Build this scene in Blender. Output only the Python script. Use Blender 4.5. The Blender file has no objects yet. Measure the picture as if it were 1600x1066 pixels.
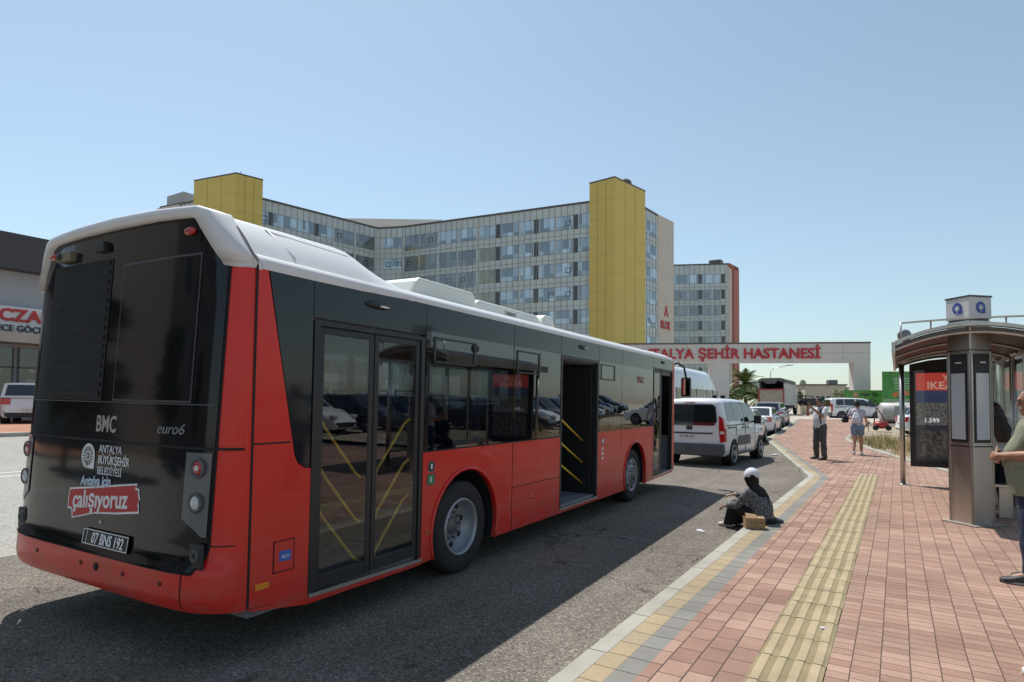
import bpy, math, random
from mathutils import Vector, Matrix, noise
R_ = math.radians
scene = bpy.context.scene
col = scene.collection
# ------------------------------------------------------------------ camera
FPX, TH, PI_, RO, SH = 960.0, R_(32.1), .035, .008, 63.4
CAM = Vector((0, 0, 1.5))
Fw = Vector((-math.sin(TH)*math.cos(PI_), math.cos(TH)*math.cos(PI_), math.sin(PI_)))
Rt = Fw.cross(Vector((0, 0, 1))).normalized()
Up = Rt.cross(Fw)
Rt2 = Rt*math.cos(RO) + Up*math.sin(RO)
Up2 = Up*math.cos(RO) - Rt*math.sin(RO)
cd = bpy.data.cameras.new('camera')
cam = bpy.data.objects.new('camera', cd)
col.objects.link(cam)
cd.sensor_width = 36
cd.lens = FPX/1600*36
cd.shift_y = SH/1600
cd.clip_start = .05
cd.clip_end = 20000
mw = Matrix((Rt2, Up2, -Fw)).transposed().to_4x4()
mw.translation = CAM
cam.matrix_world = mw
scene.camera = cam
# ------------------------------------------------------------------ light
SUN = Vector((-.47, .30, 1.0)).normalized()          # towards the sun
elev = math.asin(SUN.z)
azim = math.atan2(SUN.x, SUN.y)                       # clockwise from +Y
w = bpy.data.worlds.new('World')
scene.world = w
w.use_nodes = True
nt = w.node_tree
nt.nodes.clear()
sky = nt.nodes.new('ShaderNodeTexSky')
sky.sky_type = 'NISHITA'
sky.sun_disc = False
sky.sun_elevation = elev
sky.sun_rotation = azim
sky.altitude = 50
sky.air_density = 1.25
sky.dust_density = .5
sky.ozone_density = 1.6
bg = nt.nodes.new('ShaderNodeBackground')
bg.inputs[1].default_value = .09
wo = nt.nodes.new('ShaderNodeOutputWorld')
hsn = nt.nodes.new('ShaderNodeHueSaturation')
hsn.inputs['Saturation'].default_value = .66
mxs = nt.nodes.new('ShaderNodeMix'); mxs.data_type = 'RGBA'; mxs.blend_type = 'MULTIPLY'
mxs.inputs[0].default_value = 1
mxs.inputs[7].default_value = (.84, .965, 1.02, 1)
nt.links.new(sky.outputs[0], hsn.inputs['Color'])
nt.links.new(hsn.outputs[0], mxs.inputs[6])
nt.links.new(mxs.outputs[2], bg.inputs[0])
nt.links.new(bg.outputs[0], wo.inputs[0])
sl = bpy.data.lights.new('sun', 'SUN')
sl.energy = 3.6
sl.angle = R_(.53)
sl.color = (1, .955, .89)
so = bpy.data.objects.new('sun', sl)
col.objects.link(so)
so.rotation_euler = SUN.to_track_quat('Z', 'Y').to_euler()
so.location = (0, 0, 60)
scene.view_settings.view_transform = 'Standard'
scene.view_settings.look = 'None'
scene.view_settings.exposure = 0.5
scene.view_settings.gamma = 1
try:
    scene.cycles.max_bounces = 8
    scene.cycles.transparent_max_bounces = 12
except Exception:
    pass
rnd = random.Random(7)

# ------------------------------------------------------------------ materials
def srgb(r, g, b):
    f = lambda c: (c/255/12.92 if c/255 <= .04045 else ((c/255+.055)/1.055)**2.4)
    return (f(r), f(g), f(b))

MATS = {}
def mat(name, rgb, rough=.5, metal=0., var=0., vs=3., bump=0., bs=40., spec=.5, coat=0., emis=None, dirt=0., stretch=None, ior=None):
    if name in MATS: return MATS[name]
    m = bpy.data.materials.new(name)
    m.use_nodes = True
    t = m.node_tree
    b = t.nodes['Principled BSDF']
    b.inputs['Base Color'].default_value = (*rgb, 1)
    b.inputs['Roughness'].default_value = rough
    b.inputs['Metallic'].default_value = metal
    b.inputs['Specular IOR Level'].default_value = spec
    b.inputs['Coat Weight'].default_value = coat
    b.inputs['Coat Roughness'].default_value = .03
    if ior: b.inputs['IOR'].default_value = ior
    tc = t.nodes.new('ShaderNodeTexCoord')
    vec = tc.outputs['Object']
    if stretch:
        mp = t.nodes.new('ShaderNodeMapping')
        mp.inputs['Scale'].default_value = stretch
        t.links.new(vec, mp.inputs[0])
        vec = mp.outputs[0]
    if var > 0:
        n = t.nodes.new('ShaderNodeTexNoise')
        n.inputs['Scale'].default_value = vs
        n.inputs['Detail'].default_value = 6
        t.links.new(vec, n.inputs['Vector'])
        cr = t.nodes.new('ShaderNodeValToRGB')
        e = cr.color_ramp.elements
        e[0].position = .3; e[1].position = .7
        e[0].color = (*[c*(1-var) for c in rgb], 1)
        e[1].color = (*[min(1, c*(1+var)) for c in rgb], 1)
        t.links.new(n.outputs['Fac'], cr.inputs[0])
        t.links.new(cr.outputs[0], b.inputs['Base Color'])
    if dirt > 0:
        n2 = t.nodes.new('ShaderNodeTexNoise')
        n2.inputs['Scale'].default_value = 2.3
        n2.inputs['Detail'].default_value = 8
        t.links.new(vec, n2.inputs['Vector'])
        mr = t.nodes.new('ShaderNodeMapRange')
        mr.inputs[1].default_value = .3; mr.inputs[2].default_value = .75
        mr.inputs[3].default_value = rough; mr.inputs[4].default_value = min(1, rough+dirt)
        t.links.new(n2.outputs['Fac'], mr.inputs[0])
        t.links.new(mr.outputs[0], b.inputs['Roughness'])
    if bump > 0:
        n = t.nodes.new('ShaderNodeTexNoise')
        n.inputs['Scale'].default_value = bs
        n.inputs['Detail'].default_value = 5
        t.links.new(vec, n.inputs['Vector'])
        bp = t.nodes.new('ShaderNodeBump')
        bp.inputs['Strength'].default_value = bump
        bp.inputs['Distance'].default_value = .01
        t.links.new(n.outputs['Fac'], bp.inputs['Height'])
        t.links.new(bp.outputs[0], b.inputs['Normal'])
    if emis and emis[0] == 'base':
        lk = b.inputs['Base Color'].links
        if lk: t.links.new(lk[0].from_socket, b.inputs['Emission Color'])
        else: b.inputs['Emission Color'].default_value = (*rgb, 1)
        b.inputs['Emission Strength'].default_value = emis[1]
    elif emis:
        b.inputs['Emission Color'].default_value = (*emis[:3], 1)
        b.inputs['Emission Strength'].default_value = emis[3]
    MATS[name] = m
    return m

def glass(name, tint, refl_rough=.0, base=0.0, ior=1.5, extra=0.0):
    """window glass: fresnel mix of a tinted see-through and a mirror-like reflection"""
    if name in MATS: return MATS[name]
    m = bpy.data.materials.new(name)
    m.use_nodes = True
    t = m.node_tree
    t.nodes.clear()
    out = t.nodes.new('ShaderNodeOutputMaterial')
    tr = t.nodes.new('ShaderNodeBsdfTransparent')
    tr.inputs[0].default_value = (*tint, 1)
    gl = t.nodes.new('ShaderNodeBsdfGlossy')
    gl.inputs['Roughness'].default_value = refl_rough
    gl.inputs['Color'].default_value = (.95, .97, 1, 1)
    fr = t.nodes.new('ShaderNodeFresnel')
    fr.inputs[0].default_value = ior
    ad = t.nodes.new('ShaderNodeMath'); ad.operation = 'ADD'; ad.use_clamp = True
    ad.inputs[1].default_value = extra
    t.links.new(fr.outputs[0], ad.inputs[0])
    ge = t.nodes.new('ShaderNodeNewGeometry')
    bf = t.nodes.new('ShaderNodeMath'); bf.operation = 'SUBTRACT'; bf.inputs[0].default_value = 1
    t.links.new(ge.outputs['Backfacing'], bf.inputs[1])
    ml = t.nodes.new('ShaderNodeMath'); ml.operation = 'MULTIPLY'
    t.links.new(ad.outputs[0], ml.inputs[0]); t.links.new(bf.outputs[0], ml.inputs[1])
    mx = t.nodes.new('ShaderNodeMixShader')
    t.links.new(ml.outputs[0], mx.inputs[0])
    t.links.new(tr.outputs[0], mx.inputs[1])
    t.links.new(gl.outputs[0], mx.inputs[2])
    t.links.new(mx.outputs[0], out.inputs[0])
    MATS[name] = m
    return m

def pavers(name, c1, c2, mortar, bw, rh, ms=.004, offset=.5, rot=True, noise_amt=.012, bump=.6, xoff=0.0):
    m = bpy.data.materials.new(name); m.use_nodes = True
    t = m.node_tree; b = t.nodes['Principled BSDF']
    tc = t.nodes.new('ShaderNodeTexCoord')
    sp = t.nodes.new('ShaderNodeSeparateXYZ'); t.links.new(tc.outputs['Object'], sp.inputs[0])
    nz = t.nodes.new('ShaderNodeTexNoise'); nz.inputs['Scale'].default_value = 1.7
    nz.inputs['Detail'].default_value = 3
    t.links.new(tc.outputs['Object'], nz.inputs['Vector'])
    s2 = t.nodes.new('ShaderNodeSeparateXYZ'); t.links.new(nz.outputs['Color'], s2.inputs[0])
    cb = t.nodes.new('ShaderNodeCombineXYZ')
    for i, (a, o) in enumerate((('Y', 0), ('X', 0))):
        ma = t.nodes.new('ShaderNodeMath'); ma.operation = 'MULTIPLY_ADD'
        t.links.new(s2.outputs[i], ma.inputs[0])
        ma.inputs[1].default_value = noise_amt
        t.links.new(sp.outputs[a], ma.inputs[2])
        ma2 = t.nodes.new('ShaderNodeMath'); ma2.operation = 'ADD'
        ma2.inputs[1].default_value = 100.0 + (xoff if i else 0)
        t.links.new(ma.outputs[0], ma2.inputs[0])
        t.links.new(ma2.outputs[0], cb.inputs[i])
    br = t.nodes.new('ShaderNodeTexBrick')
    br.offset = offset
    br.inputs['Color1'].default_value = (*c1, 1)
    br.inputs['Color2'].default_value = (*c2, 1)
    br.inputs['Mortar'].default_value = (*mortar, 1)
    br.inputs['Scale'].default_value = 1
    br.inputs['Mortar Size'].default_value = ms
    br.inputs['Mortar Smooth'].default_value = .25
    br.inputs['Bias'].default_value = 0
    br.inputs['Brick Width'].default_value = bw
    br.inputs['Row Height'].default_value = rh
    t.links.new(cb.outputs[0], br.inputs['Vector'])
    # large soft staining and fine grain
    n1 = t.nodes.new('ShaderNodeTexNoise'); n1.inputs['Scale'].default_value = .9; n1.inputs['Detail'].default_value = 8
    n1.inputs['Roughness'].default_value = .65
    t.links.new(tc.outputs['Object'], n1.inputs['Vector'])
    n2 = t.nodes.new('ShaderNodeTexNoise'); n2.inputs['Scale'].default_value = 160; n2.inputs['Detail'].default_value = 3
    t.links.new(tc.outputs['Object'], n2.inputs['Vector'])
    def mrange(src, a, bb):
        r = t.nodes.new('ShaderNodeMapRange'); r.inputs[1].default_value = .3; r.inputs[2].default_value = .7
        r.inputs[3].default_value = a; r.inputs[4].default_value = bb
        t.links.new(src, r.inputs[0]); return r.outputs[0]
    mu = t.nodes.new('ShaderNodeMath'); mu.operation = 'MULTIPLY'
    t.links.new(mrange(n1.outputs['Fac'], .72, 1.18), mu.inputs[0])
    t.links.new(mrange(n2.outputs['Fac'], .82, 1.16), mu.inputs[1])
    hs = t.nodes.new('ShaderNodeHueSaturation')
    t.links.new(mu.outputs[0], hs.inputs['Value'])
    t.links.new(br.outputs['Color'], hs.inputs['Color'])
    t.links.new(hs.outputs[0], b.inputs['Base Color'])
    b.inputs['Roughness'].default_value = .85
    b.inputs['Specular IOR Level'].default_value = .25
    inv = t.nodes.new('ShaderNodeMath'); inv.operation = 'SUBTRACT'; inv.inputs[0].default_value = 1
    t.links.new(br.outputs['Fac'], inv.inputs[1])
    ad = t.nodes.new('ShaderNodeMath'); ad.operation = 'MULTIPLY_ADD'; ad.inputs[1].default_value = .25
    t.links.new(n2.outputs['Fac'], ad.inputs[0]); t.links.new(inv.outputs[0], ad.inputs[2])
    bp = t.nodes.new('ShaderNodeBump'); bp.inputs['Strength'].default_value = bump; bp.inputs['Distance'].default_value = .004
    t.links.new(ad.outputs[0], bp.inputs['Height'])
    t.links.new(bp.outputs[0], b.inputs['Normal'])
    return m

def asphalt(name, base, speck, dark, sc=90., bumpd=.006, bump=1.0, patch=.18, wear=False):
    m = bpy.data.materials.new(name); m.use_nodes = True
    t = m.node_tree; b = t.nodes['Principled BSDF']
    tc = t.nodes.new('ShaderNodeTexCoord')
    vo = t.nodes.new('ShaderNodeTexVoronoi'); vo.inputs['Scale'].default_value = sc
    t.links.new(tc.outputs['Object'], vo.inputs['Vector'])
    sp = t.nodes.new('ShaderNodeSeparateXYZ'); t.links.new(vo.outputs['Color'], sp.inputs[0])
    cr = t.nodes.new('ShaderNodeValToRGB'); e = cr.color_ramp.elements
    e[0].color = (*dark, 1); e[0].position = 0
    e[1].color = (*speck, 1); e[1].position = 1
    x = e.new(.45); x.color = (*base, 1)
    x = e.new(.85); x.color = (*[c*1.15 for c in base], 1)
    t.links.new(sp.outputs[0], cr.inputs[0])
    n1 = t.nodes.new('ShaderNodeTexNoise'); n1.inputs['Scale'].default_value = .7; n1.inputs['Detail'].default_value = 9
    n1.inputs['Roughness'].default_value = .6
    t.links.new(tc.outputs['Object'], n1.inputs['Vector'])
    r = t.nodes.new('ShaderNodeMapRange'); r.inputs[1].default_value = .3; r.inputs[2].default_value = .7
    r.inputs[3].default_value = 1-patch; r.inputs[4].default_value = 1+patch
    t.links.new(n1.outputs['Fac'], r.inputs[0])
    hs = t.nodes.new('ShaderNodeHueSaturation')
    val = r.outputs[0]
    if wear:
        def nmath(op, a, b_=None, c=None):
            q = t.nodes.new('ShaderNodeMath'); q.operation = op
            for i, v in enumerate((a, b_, c)):
                if v is None: continue
                if isinstance(v, (int, float)): q.inputs[i].default_value = v
                else: t.links.new(v, q.inputs[i])
            return q.outputs[0]
        mp = t.nodes.new('ShaderNodeMapping'); mp.inputs['Scale'].default_value = (1.1, .05, 1)
        t.links.new(tc.outputs['Object'], mp.inputs[0])
        n3 = t.nodes.new('ShaderNodeTexNoise'); n3.inputs['Scale'].default_value = 1.3; n3.inputs['Detail'].default_value = 4
        t.links.new(mp.outputs[0], n3.inputs['Vector'])
        r3 = t.nodes.new('ShaderNodeMapRange'); r3.inputs[1].default_value = .35; r3.inputs[2].default_value = .65; r3.inputs[3].default_value = .84; r3.inputs[4].default_value = 1.12
        t.links.new(n3.outputs['Fac'], r3.inputs[0])
        n4 = t.nodes.new('ShaderNodeTexNoise'); n4.inputs['Scale'].default_value = 2.6; n4.inputs['Detail'].default_value = 3
        t.links.new(tc.outputs['Object'], n4.inputs['Vector'])
        r4 = t.nodes.new('ShaderNodeMapRange'); r4.inputs[1].default_value = .66; r4.inputs[2].default_value = .74; r4.inputs[3].default_value = 1; r4.inputs[4].default_value = .55
        t.links.new(n4.outputs['Fac'], r4.inputs[0])
        nd = t.nodes.new('ShaderNodeTexNoise'); nd.inputs['Scale'].default_value = 1.4; nd.inputs['Detail'].default_value = 6
        t.links.new(tc.outputs['Object'], nd.inputs['Vector'])
        vm = t.nodes.new('ShaderNodeVectorMath'); vm.operation = 'MULTIPLY_ADD'; vm.inputs[1].default_value = (1.2, 1.2, 1.2)
        t.links.new(nd.outputs['Color'], vm.inputs[0]); t.links.new(tc.outputs['Object'], vm.inputs[2])
        vc_ = t.nodes.new('ShaderNodeTexVoronoi'); vc_.feature = 'DISTANCE_TO_EDGE'; vc_.inputs['Scale'].default_value = .22
        t.links.new(vm.outputs[0], vc_.inputs['Vector'])
        r5 = t.nodes.new('ShaderNodeMapRange'); r5.inputs[1].default_value = .001; r5.inputs[2].default_value = .004; r5.inputs[3].default_value = .45; r5.inputs[4].default_value = 1
        t.links.new(vc_.outputs['Distance'], r5.inputs[0])
        val = nmath('MULTIPLY', nmath('MULTIPLY', val, r3.outputs[0]), nmath('MULTIPLY', r4.outputs[0], r5.outputs[0]))
    t.links.new(val, hs.inputs['Value'])
    t.links.new(cr.outputs[0], hs.inputs['Color'])
    t.links.new(hs.outputs[0], b.inputs['Base Color'])
    b.inputs['Roughness'].default_value = .9
    b.inputs['Specular IOR Level'].default_value = .2
    bp = t.nodes.new('ShaderNodeBump'); bp.inputs['Strength'].default_value = bump; bp.inputs['Distance'].default_value = bumpd
    t.links.new(vo.outputs['Distance'], bp.inputs['Height'])
    t.links.new(bp.outputs[0], b.inputs['Normal'])
    return m

# ------------------------------------------------------------------ mesh helpers
class MB:
    def __init__(s, M=None):
        s.v = []; s.f = []; s.sm = []; s.M = M
    def add(s, vs, fs, smooth=False):
        o = len(s.v)
        s.v += [s.M @ Vector(v) if s.M else Vector(v) for v in vs]
        s.f += [tuple(i+o for i in f) for f in fs]
        s.sm += [smooth]*len(fs)
        return s
    def box(s, x0, x1, y0, y1, z0, z1, M=None):
        vs = [Vector((x, y, z)) for z in (z0, z1) for y in (y0, y1) for x in (x0, x1)]
        if M: vs = [M @ v for v in vs]
        return s.add(vs, [(0, 2, 3, 1), (4, 5, 7, 6), (0, 1, 5, 4), (2, 6, 7, 3), (0, 4, 6, 2), (1, 3, 7, 5)])
    def prism(s, poly, axis, a0, a1):
        n = len(poly)
        def P(p, a):
            return {'x': (a, p[0], p[1]), 'y': (p[0], a, p[1]), 'z': (p[0], p[1], a)}[axis]
        vs = [P(p, a0) for p in poly] + [P(p, a1) for p in poly]
        fs = [tuple(range(n))[::-1], tuple(range(n, 2*n))] + [(i, (i+1) % n, n+(i+1) % n, n+i) for i in range(n)]
        return s.add(vs, fs)
    def tube(s, pts, r, n=8, caps=True, smooth=True, sq=1.0, up=None):
        pts = [Vector(p) for p in pts]
        rs = r if isinstance(r, (list, tuple)) else [r]*len(pts)
        vs = []; prev = None
        for i, p in enumerate(pts):
            d = (pts[min(i+1, len(pts)-1)] - pts[max(i-1, 0)]).normalized()
            u = Vector(up) if up else (prev if prev is not None else (Vector((0, 0, 1)) if abs(d.z) < .9 else Vector((1, 0, 0))))
            a = d.cross(u)
            if a.length < 1e-5: a = d.orthogonal()
            a.normalize(); b = a.cross(d).normalized(); prev = b
            for k in range(n):
                th = 2*math.pi*(k+.5)/n
                vs.append(p + a*math.cos(th)*rs[i] + b*math.sin(th)*rs[i]*sq)
        fs = [(i*n+k, i*n+(k+1) % n, (i+1)*n+(k+1) % n, (i+1)*n+k) for i in range(len(pts)-1) for k in range(n)]
        s.add(vs, fs, smooth and n > 4)
        if caps:
            o = len(s.v)-len(vs)
            s.f += [tuple(o+k for k in range(n))[::-1], tuple(o+(len(pts)-1)*n+k for k in range(n))]
            s.sm += [False, False]
        return s
    def lathe(s, prof, c, axis='x', n=32, smooth=True, sx=1):
        vs = []
        for (a, r) in prof:
            for k in range(n):
                th = 2*math.pi*k/n
                p = {'x': (a, r*math.cos(th), r*math.sin(th)), 'y': (r*math.cos(th), a, r*math.sin(th)), 'z': (r*math.cos(th), r*math.sin(th), a)}[axis]
                vs.append(Vector(p)+Vector(c))
        fs = [(i*n+k, i*n+(k+1) % n, (i+1)*n+(k+1) % n, (i+1)*n+k) for i in range(len(prof)-1) for k in range(n)]
        s.add(vs, fs, smooth)
        return s
    def grid(s, fn, us, vs_, smooth=True, closed=False):
        nv = len(vs_)
        V = [fn(u, v) for u in us for v in vs_]
        F = [(i*nv+j, (i+1)*nv+j, (i+1)*nv+j+1, i*nv+j+1) for i in range(len(us)-1) for j in range(nv-1)]
        if closed: F += [(i*nv+nv-1, (i+1)*nv+nv-1, (i+1)*nv, i*nv) for i in range(len(us)-1)]
        return s.add(V, F, smooth)
    def ell(s, c, r, n=14, M=None):
        c = Vector(c); V = []; m = n//2+1
        for i in range(m):
            ph = math.pi*i/(m-1)
            for k in range(n):
                th = 2*math.pi*k/n
                p = Vector((r[0]*math.sin(ph)*math.cos(th), r[1]*math.sin(ph)*math.sin(th), r[2]*math.cos(ph)))
                if M: p = M @ p
                V.append(c+p)
        F = [(i*n+k, i*n+(k+1) % n, (i+1)*n+(k+1) % n, (i+1)*n+k) for i in range(m-1) for k in range(n)]
        return s.add(V, F, True)
    def build(s, name, m, parent=None, bevel=0, label=None, seg=2, weld=False):
        me = bpy.data.meshes.new(name)
        me.from_pydata([tuple(v) for v in s.v], [], s.f)
        me.polygons.foreach_set('use_smooth', s.sm)
        if m: me.materials.append(m)
        me.validate()
        # consistent outward normals
        import bmesh
        bm = bmesh.new(); bm.from_mesh(me)
        if weld: bmesh.ops.remove_doubles(bm, verts=bm.verts, dist=1e-4)
        bmesh.ops.recalc_face_normals(bm, faces=bm.faces)
        bm.to_mesh(me); bm.free()
        o = bpy.data.objects.new(name, me)
        col.objects.link(o)
        if parent: o.parent = parent
        if bevel:
            b = o.modifiers.new('bevel', 'BEVEL'); b.width = bevel; b.segments = seg; b.limit_method = 'ANGLE'
            b.angle_limit = R_(35)
        if label: o['label'] = label
        return o

def thing(name, label, cat, loc=(0, 0, 0), rz=0, group=None):
    o = bpy.data.objects.new(name, None)
    o.empty_display_size = .2
    col.objects.link(o)
    o.location = loc
    o.rotation_euler = (0, 0, rz)
    o['label'] = label; o['category'] = cat
    if group: o['group'] = group
    return o
def tag(o, label, cat, group=None, kind=None):
    if label: o['label'] = label
    if cat: o['category'] = cat
    if group: o['group'] = group
    if kind: o['kind'] = kind
    return o
def structure(o):
    o['kind'] = 'structure'; return o
def copy_tree(o, parent=None):
    c = o.copy(); col.objects.link(c); c.parent = parent
    for ch in list(o.children): copy_tree(ch, c)
    return c
def text(name, s, size, m, parent, org, right, up, align='LEFT', bold=0.0, ext=.002, sx=1.0, shear=0.0, mapf=None, sp=1.0):
    cu = bpy.data.curves.new('t', 'FONT')
    cu.body = s; cu.size = size; cu.align_x = align; cu.offset = bold*size; cu.extrude = ext; cu.shear = shear
    cu.space_character = sp
    cu.resolution_u = 3
    o = bpy.data.objects.new('t', cu); col.objects.link(o)
    dg = bpy.context.evaluated_depsgraph_get()
    me = bpy.data.meshes.new_from_object(o.evaluated_get(dg))
    bpy.data.objects.remove(o)
    r = Vector(right).normalized(); u = Vector(up).normalized(); n = r.cross(u)
    org = Vector(org)
    for v in me.vertices:
        p = org + r*v.co.x*sx + u*v.co.y + n*v.co.z
        v.co = mapf(p, v.co.z) if mapf else p
    me.materials.clear(); me.materials.append(m)
    me.name = name
    ob = bpy.data.objects.new(name, me); col.objects.link(ob)
    if parent: ob.parent = parent
    return ob
def lerp(a, b, t): return a+(b-a)*t
def sstep(a, b, x):
    t = max(0, min(1, (x-a)/(b-a))); return t*t*(3-2*t)

# shared materials
M_rubber = mat('tyre_rubber', (.022, .022, .023), .8, bump=.3, bs=60, var=.2)
M_black = mat('black_plastic', (.02, .021, .023), .45, var=.15)
M_blackmatt = mat('matt_black', (.012, .012, .013), .8)
M_steel = mat('stainless_steel', (.52, .50, .47), .26, 1.0, var=.12, vs=6, stretch=(1, 1, .15), dirt=.15)
M_alu = mat('aluminium', (.55, .56, .57), .38, 1.0, var=.08)
M_rimgrey = mat('wheel_steel', (.36, .38, .41), .42, .6, var=.15, dirt=.2)
M_white = mat('white_car_paint', (.74, .75, .76), .28, coat=.6, var=.03, dirt=.12)
M_darkglass = mat('car_glass', (.012, .016, .018), .03, spec=.9, ior=1.6)
M_redlens = mat('red_lens', (.42, .012, .014), .15, spec=.7, coat=.5)
M_orange = mat('amber_lens', (.75, .25, .02), .3)
M_clear = mat('clear_lens', (.62, .62, .6), .12, coat=.5)
M_plate = mat('plate_white', (.75, .75, .74), .4)
M_ink = mat('black_ink', (.015, .015, .017), .5)
M_whitepaint = mat('white_print', (.8, .8, .8), .5)
M_grey = mat('grey_plastic', (.09, .095, .1), .55, var=.15)

# ------------------------------------------------------------------ terrain
def G(x, y):
    z = -.12
    z += .52*sstep(-17, -28, x)*1.0 if x < -17 else 0
    z += .62*sstep(30, 62, y)
    return z
def H(y): return .62*sstep(30, 62, y)
M_asph = asphalt('asphalt_coarse', (.18, .158, .132), (.36, .33, .28), (.075, .068, .06), sc=85, wear=True)
M_asph2 = asphalt('road_pale', (.33, .32, .285), (.42, .40, .37), (.24, .23, .21), sc=45, bumpd=.002, patch=.07)
M_dirt = asphalt('dry_earth', (.36, .30, .22), (.50, .45, .36), (.17, .14, .10), sc=22, bumpd=.02, patch=.3)
M_cream = asphalt('pale_yard', (.46, .41, .34), (.55, .5, .44), (.30, .26, .21), sc=20, bumpd=.004, patch=.12)
def rng(a, b, n): return [a+(b-a)*i/n for i in range(n+1)]
gx = [-4000, -1500, -600, -300, -150, -80, -50] + rng(-40, 40, 40) + [50, 80, 150, 300, 600, 1500, 4000]
gy = [-1500, -400, -100, -50] + rng(-30, 80, 55) + [100, 150, 250, 400, 800, 1600, 4000, 9000]
structure(MB().grid(lambda x, y: (x, y, G(x, y)-.02), gx, gy).build('ground', M_dirt))
structure(MB().grid(lambda x, y: (x, y, G(x, y)), rng(-7.8, 9, 8), rng(-30, 50, 60)).build('road', M_asph))
structure(MB().grid(lambda x, y: (x, y, G(x, y)), rng(-24.5, -7.8, 18), rng(-30, 60, 60)).build('road_far_lanes', M_asph2))
structure(MB().grid(lambda x, y: (x, y, G(x, y)), rng(-40, 40, 40), [50, 54, 58, 62, 70, 80, 90, 100, 130]).build('yard', M_cream))
M_line = mat('road_paint', (.62, .62, .59), .8, var=.2, vs=9)
for x in (-15.9, -16.7):
    structure(MB().grid(lambda u, y: (x+u, y, G(x+u, y)+.004), [0, .14], rng(-20, 58, 60)).build('lane_line', M_line))
# far side pavement by the pharmacy
M_pvo = pavers('far_pavers', (.40, .19, .12), (.45, .22, .15), (.2, .15, .12), .4, .4, .01)
structure(MB().grid(lambda x, y: (x, y, G(x, y)+.12), rng(-44, -24.5, 14), rng(-10, 60, 30)).build('far_pavement', M_pvo))
M_kerb = pavers('kerb_concrete', (.42, .40, .34), (.36, .34, .29), (.10, .09, .08), .75, 3.0, .006, 0, noise_amt=.004, xoff=1)
structure(MB().grid(lambda u, y: [(-24.5, y, G(-24.5, y)-.01), (-24.5, y, G(-24.5, y)+.125), (-24.65, y, G(-24.65, y)+.125)][u], [0, 1, 2], rng(-10, 60, 30), smooth=False).build('far_kerb', M_kerb))

# pavement by the camera
def kx(y):
    if y < 13.9: return -1.62
    if y < 29.7:
        t = (y-14.5)/(29.7-14.5)
        base = -1.62-3.48*max(0, t)
        return base
    return lerp(-5.1, -6.6, min(1, (y-29.7)/22))
def rx(y):
    P = [(-30, 7), (13, 6.5), (14.6, 2.0), (17.25, .95), (20.6, .07), (25.4, -1.0), (28.5, -1.62), (31, -1.98), (33.7, -2.06), (36.8, -2.0), (40, -1.75), (60, -1.7)]
    for (a, b), (c, d) in zip(P, P[1:]):
        if a <= y <= c: return lerp(b, d, (y-a)/(c-a))
    return -1.7
ys = rng(-8, 13.5, 43) + rng(13.7, 15.1, 7)+rng(15.4, 52, 90)
def strip(name, fl, fr, m, dz=0., ysl=ys, skirt=False):
    mb = MB()
    def fn(y, u):
        l, r = fl(y), fr(y)
        if u == 0: return (l, y, H(y)+dz-.16)
        return (l if u == 1 else r, y, H(y)+dz) if u < 3 else (r, y, H(y)+dz-.16)
    mb.grid(fn, ysl, [0, 1, 2, 3] if skirt else [1, 2], smooth=False)
    return structure(mb.build(name, m))
strip('kerb', lambda y: kx(y), lambda y: kx(y)+.115, M_kerb, 0, skirt=True)
M_py = pavers('pavers_yellow', (.38, .295, .18), (.33, .275, .185), (.13, .11, .08), .205, 3.0, .005, 0, xoff=1)
M_pg = pavers('pavers_grey', (.215, .205, .18), (.25, .24, .215), (.07, .07, .065), .205, 3.0, .005, 0, xoff=1)
M_pr = pavers('pavers_red', (.28, .165, .124), (.41, .27, .205), (.085, .06, .05), .205, .1455, .0045, .5, xoff=.097)
M_pr2 = pavers('pavers_red_fine', (.30, .18, .136), (.40, .265, .20), (.10, .068, .05), .098, .1455, .0035, .5, xoff=.052)
strip('paver_band_yellow', lambda y: kx(y)+.115, lambda y: kx(y)+.25, M_py, -.002)
strip('paver_band_grey', lambda y: kx(y)+.25, lambda y: kx(y)+.385, M_pg, -.003)
YB = [y for y in ys if y < 22.4][-1]
strip('pavement', lambda y: kx(y)+.385, lambda y: -.73, M_pr, -.002, [y for y in ys if y <= YB])
strip('pavement_end', lambda y: kx(y)+.385, lambda y: rx(y), M_pr, -.002, [y for y in ys if y >= YB])
strip('pavement_inner', lambda y: -.36, lambda y: max(rx(y), -.36), M_pr2, -.002, [y for y in ys if y <= YB], skirt=False)
strip('pavement_middle', lambda y: -.73, lambda y: -.36, M_pr, -.002, [15.6]+[y for y in ys if 15.6 < y <= YB])
strip('inner_kerb', lambda y: rx(y)-.02, lambda y: rx(y)+.12, M_kerb, .03, [y for y in ys if y > 12.9 and y < 41], skirt=True)
# tactile paving: ribbed slabs laid along the walk
M_rib = mat('tactile_rib', (.38, .305, .185), .85, var=.15, vs=5, bump=.4, bs=150)
M_tact = mat('tactile_slab', (.25, .205, .11), .85, var=.16, vs=5, bump=.5, bs=150)
mb = MB(); mr2 = MB()
y = -2.0; k = 0
while y < 15.6:
    dx = rnd.uniform(-.004, .004); dz = rnd.uniform(-.0015, .0015)
    mb.box(-.728+dx, -.362+dx, y, y+.393, -.1, .001+dz)
    for i in range(4):
        cx = -.728+dx+.0457+i*.0915
        mr2.prism([(cx-.028, .001+dz), (cx+.028, .001+dz), (cx+.021, .0075+dz), (cx-.021, .0075+dz)], 'y', y+.003, y+.390)
    y += .4; k += 1
structure(mb.build('tactile_paving', M_tact))
structure(mr2.build('tactile_ribs', M_rib))

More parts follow.
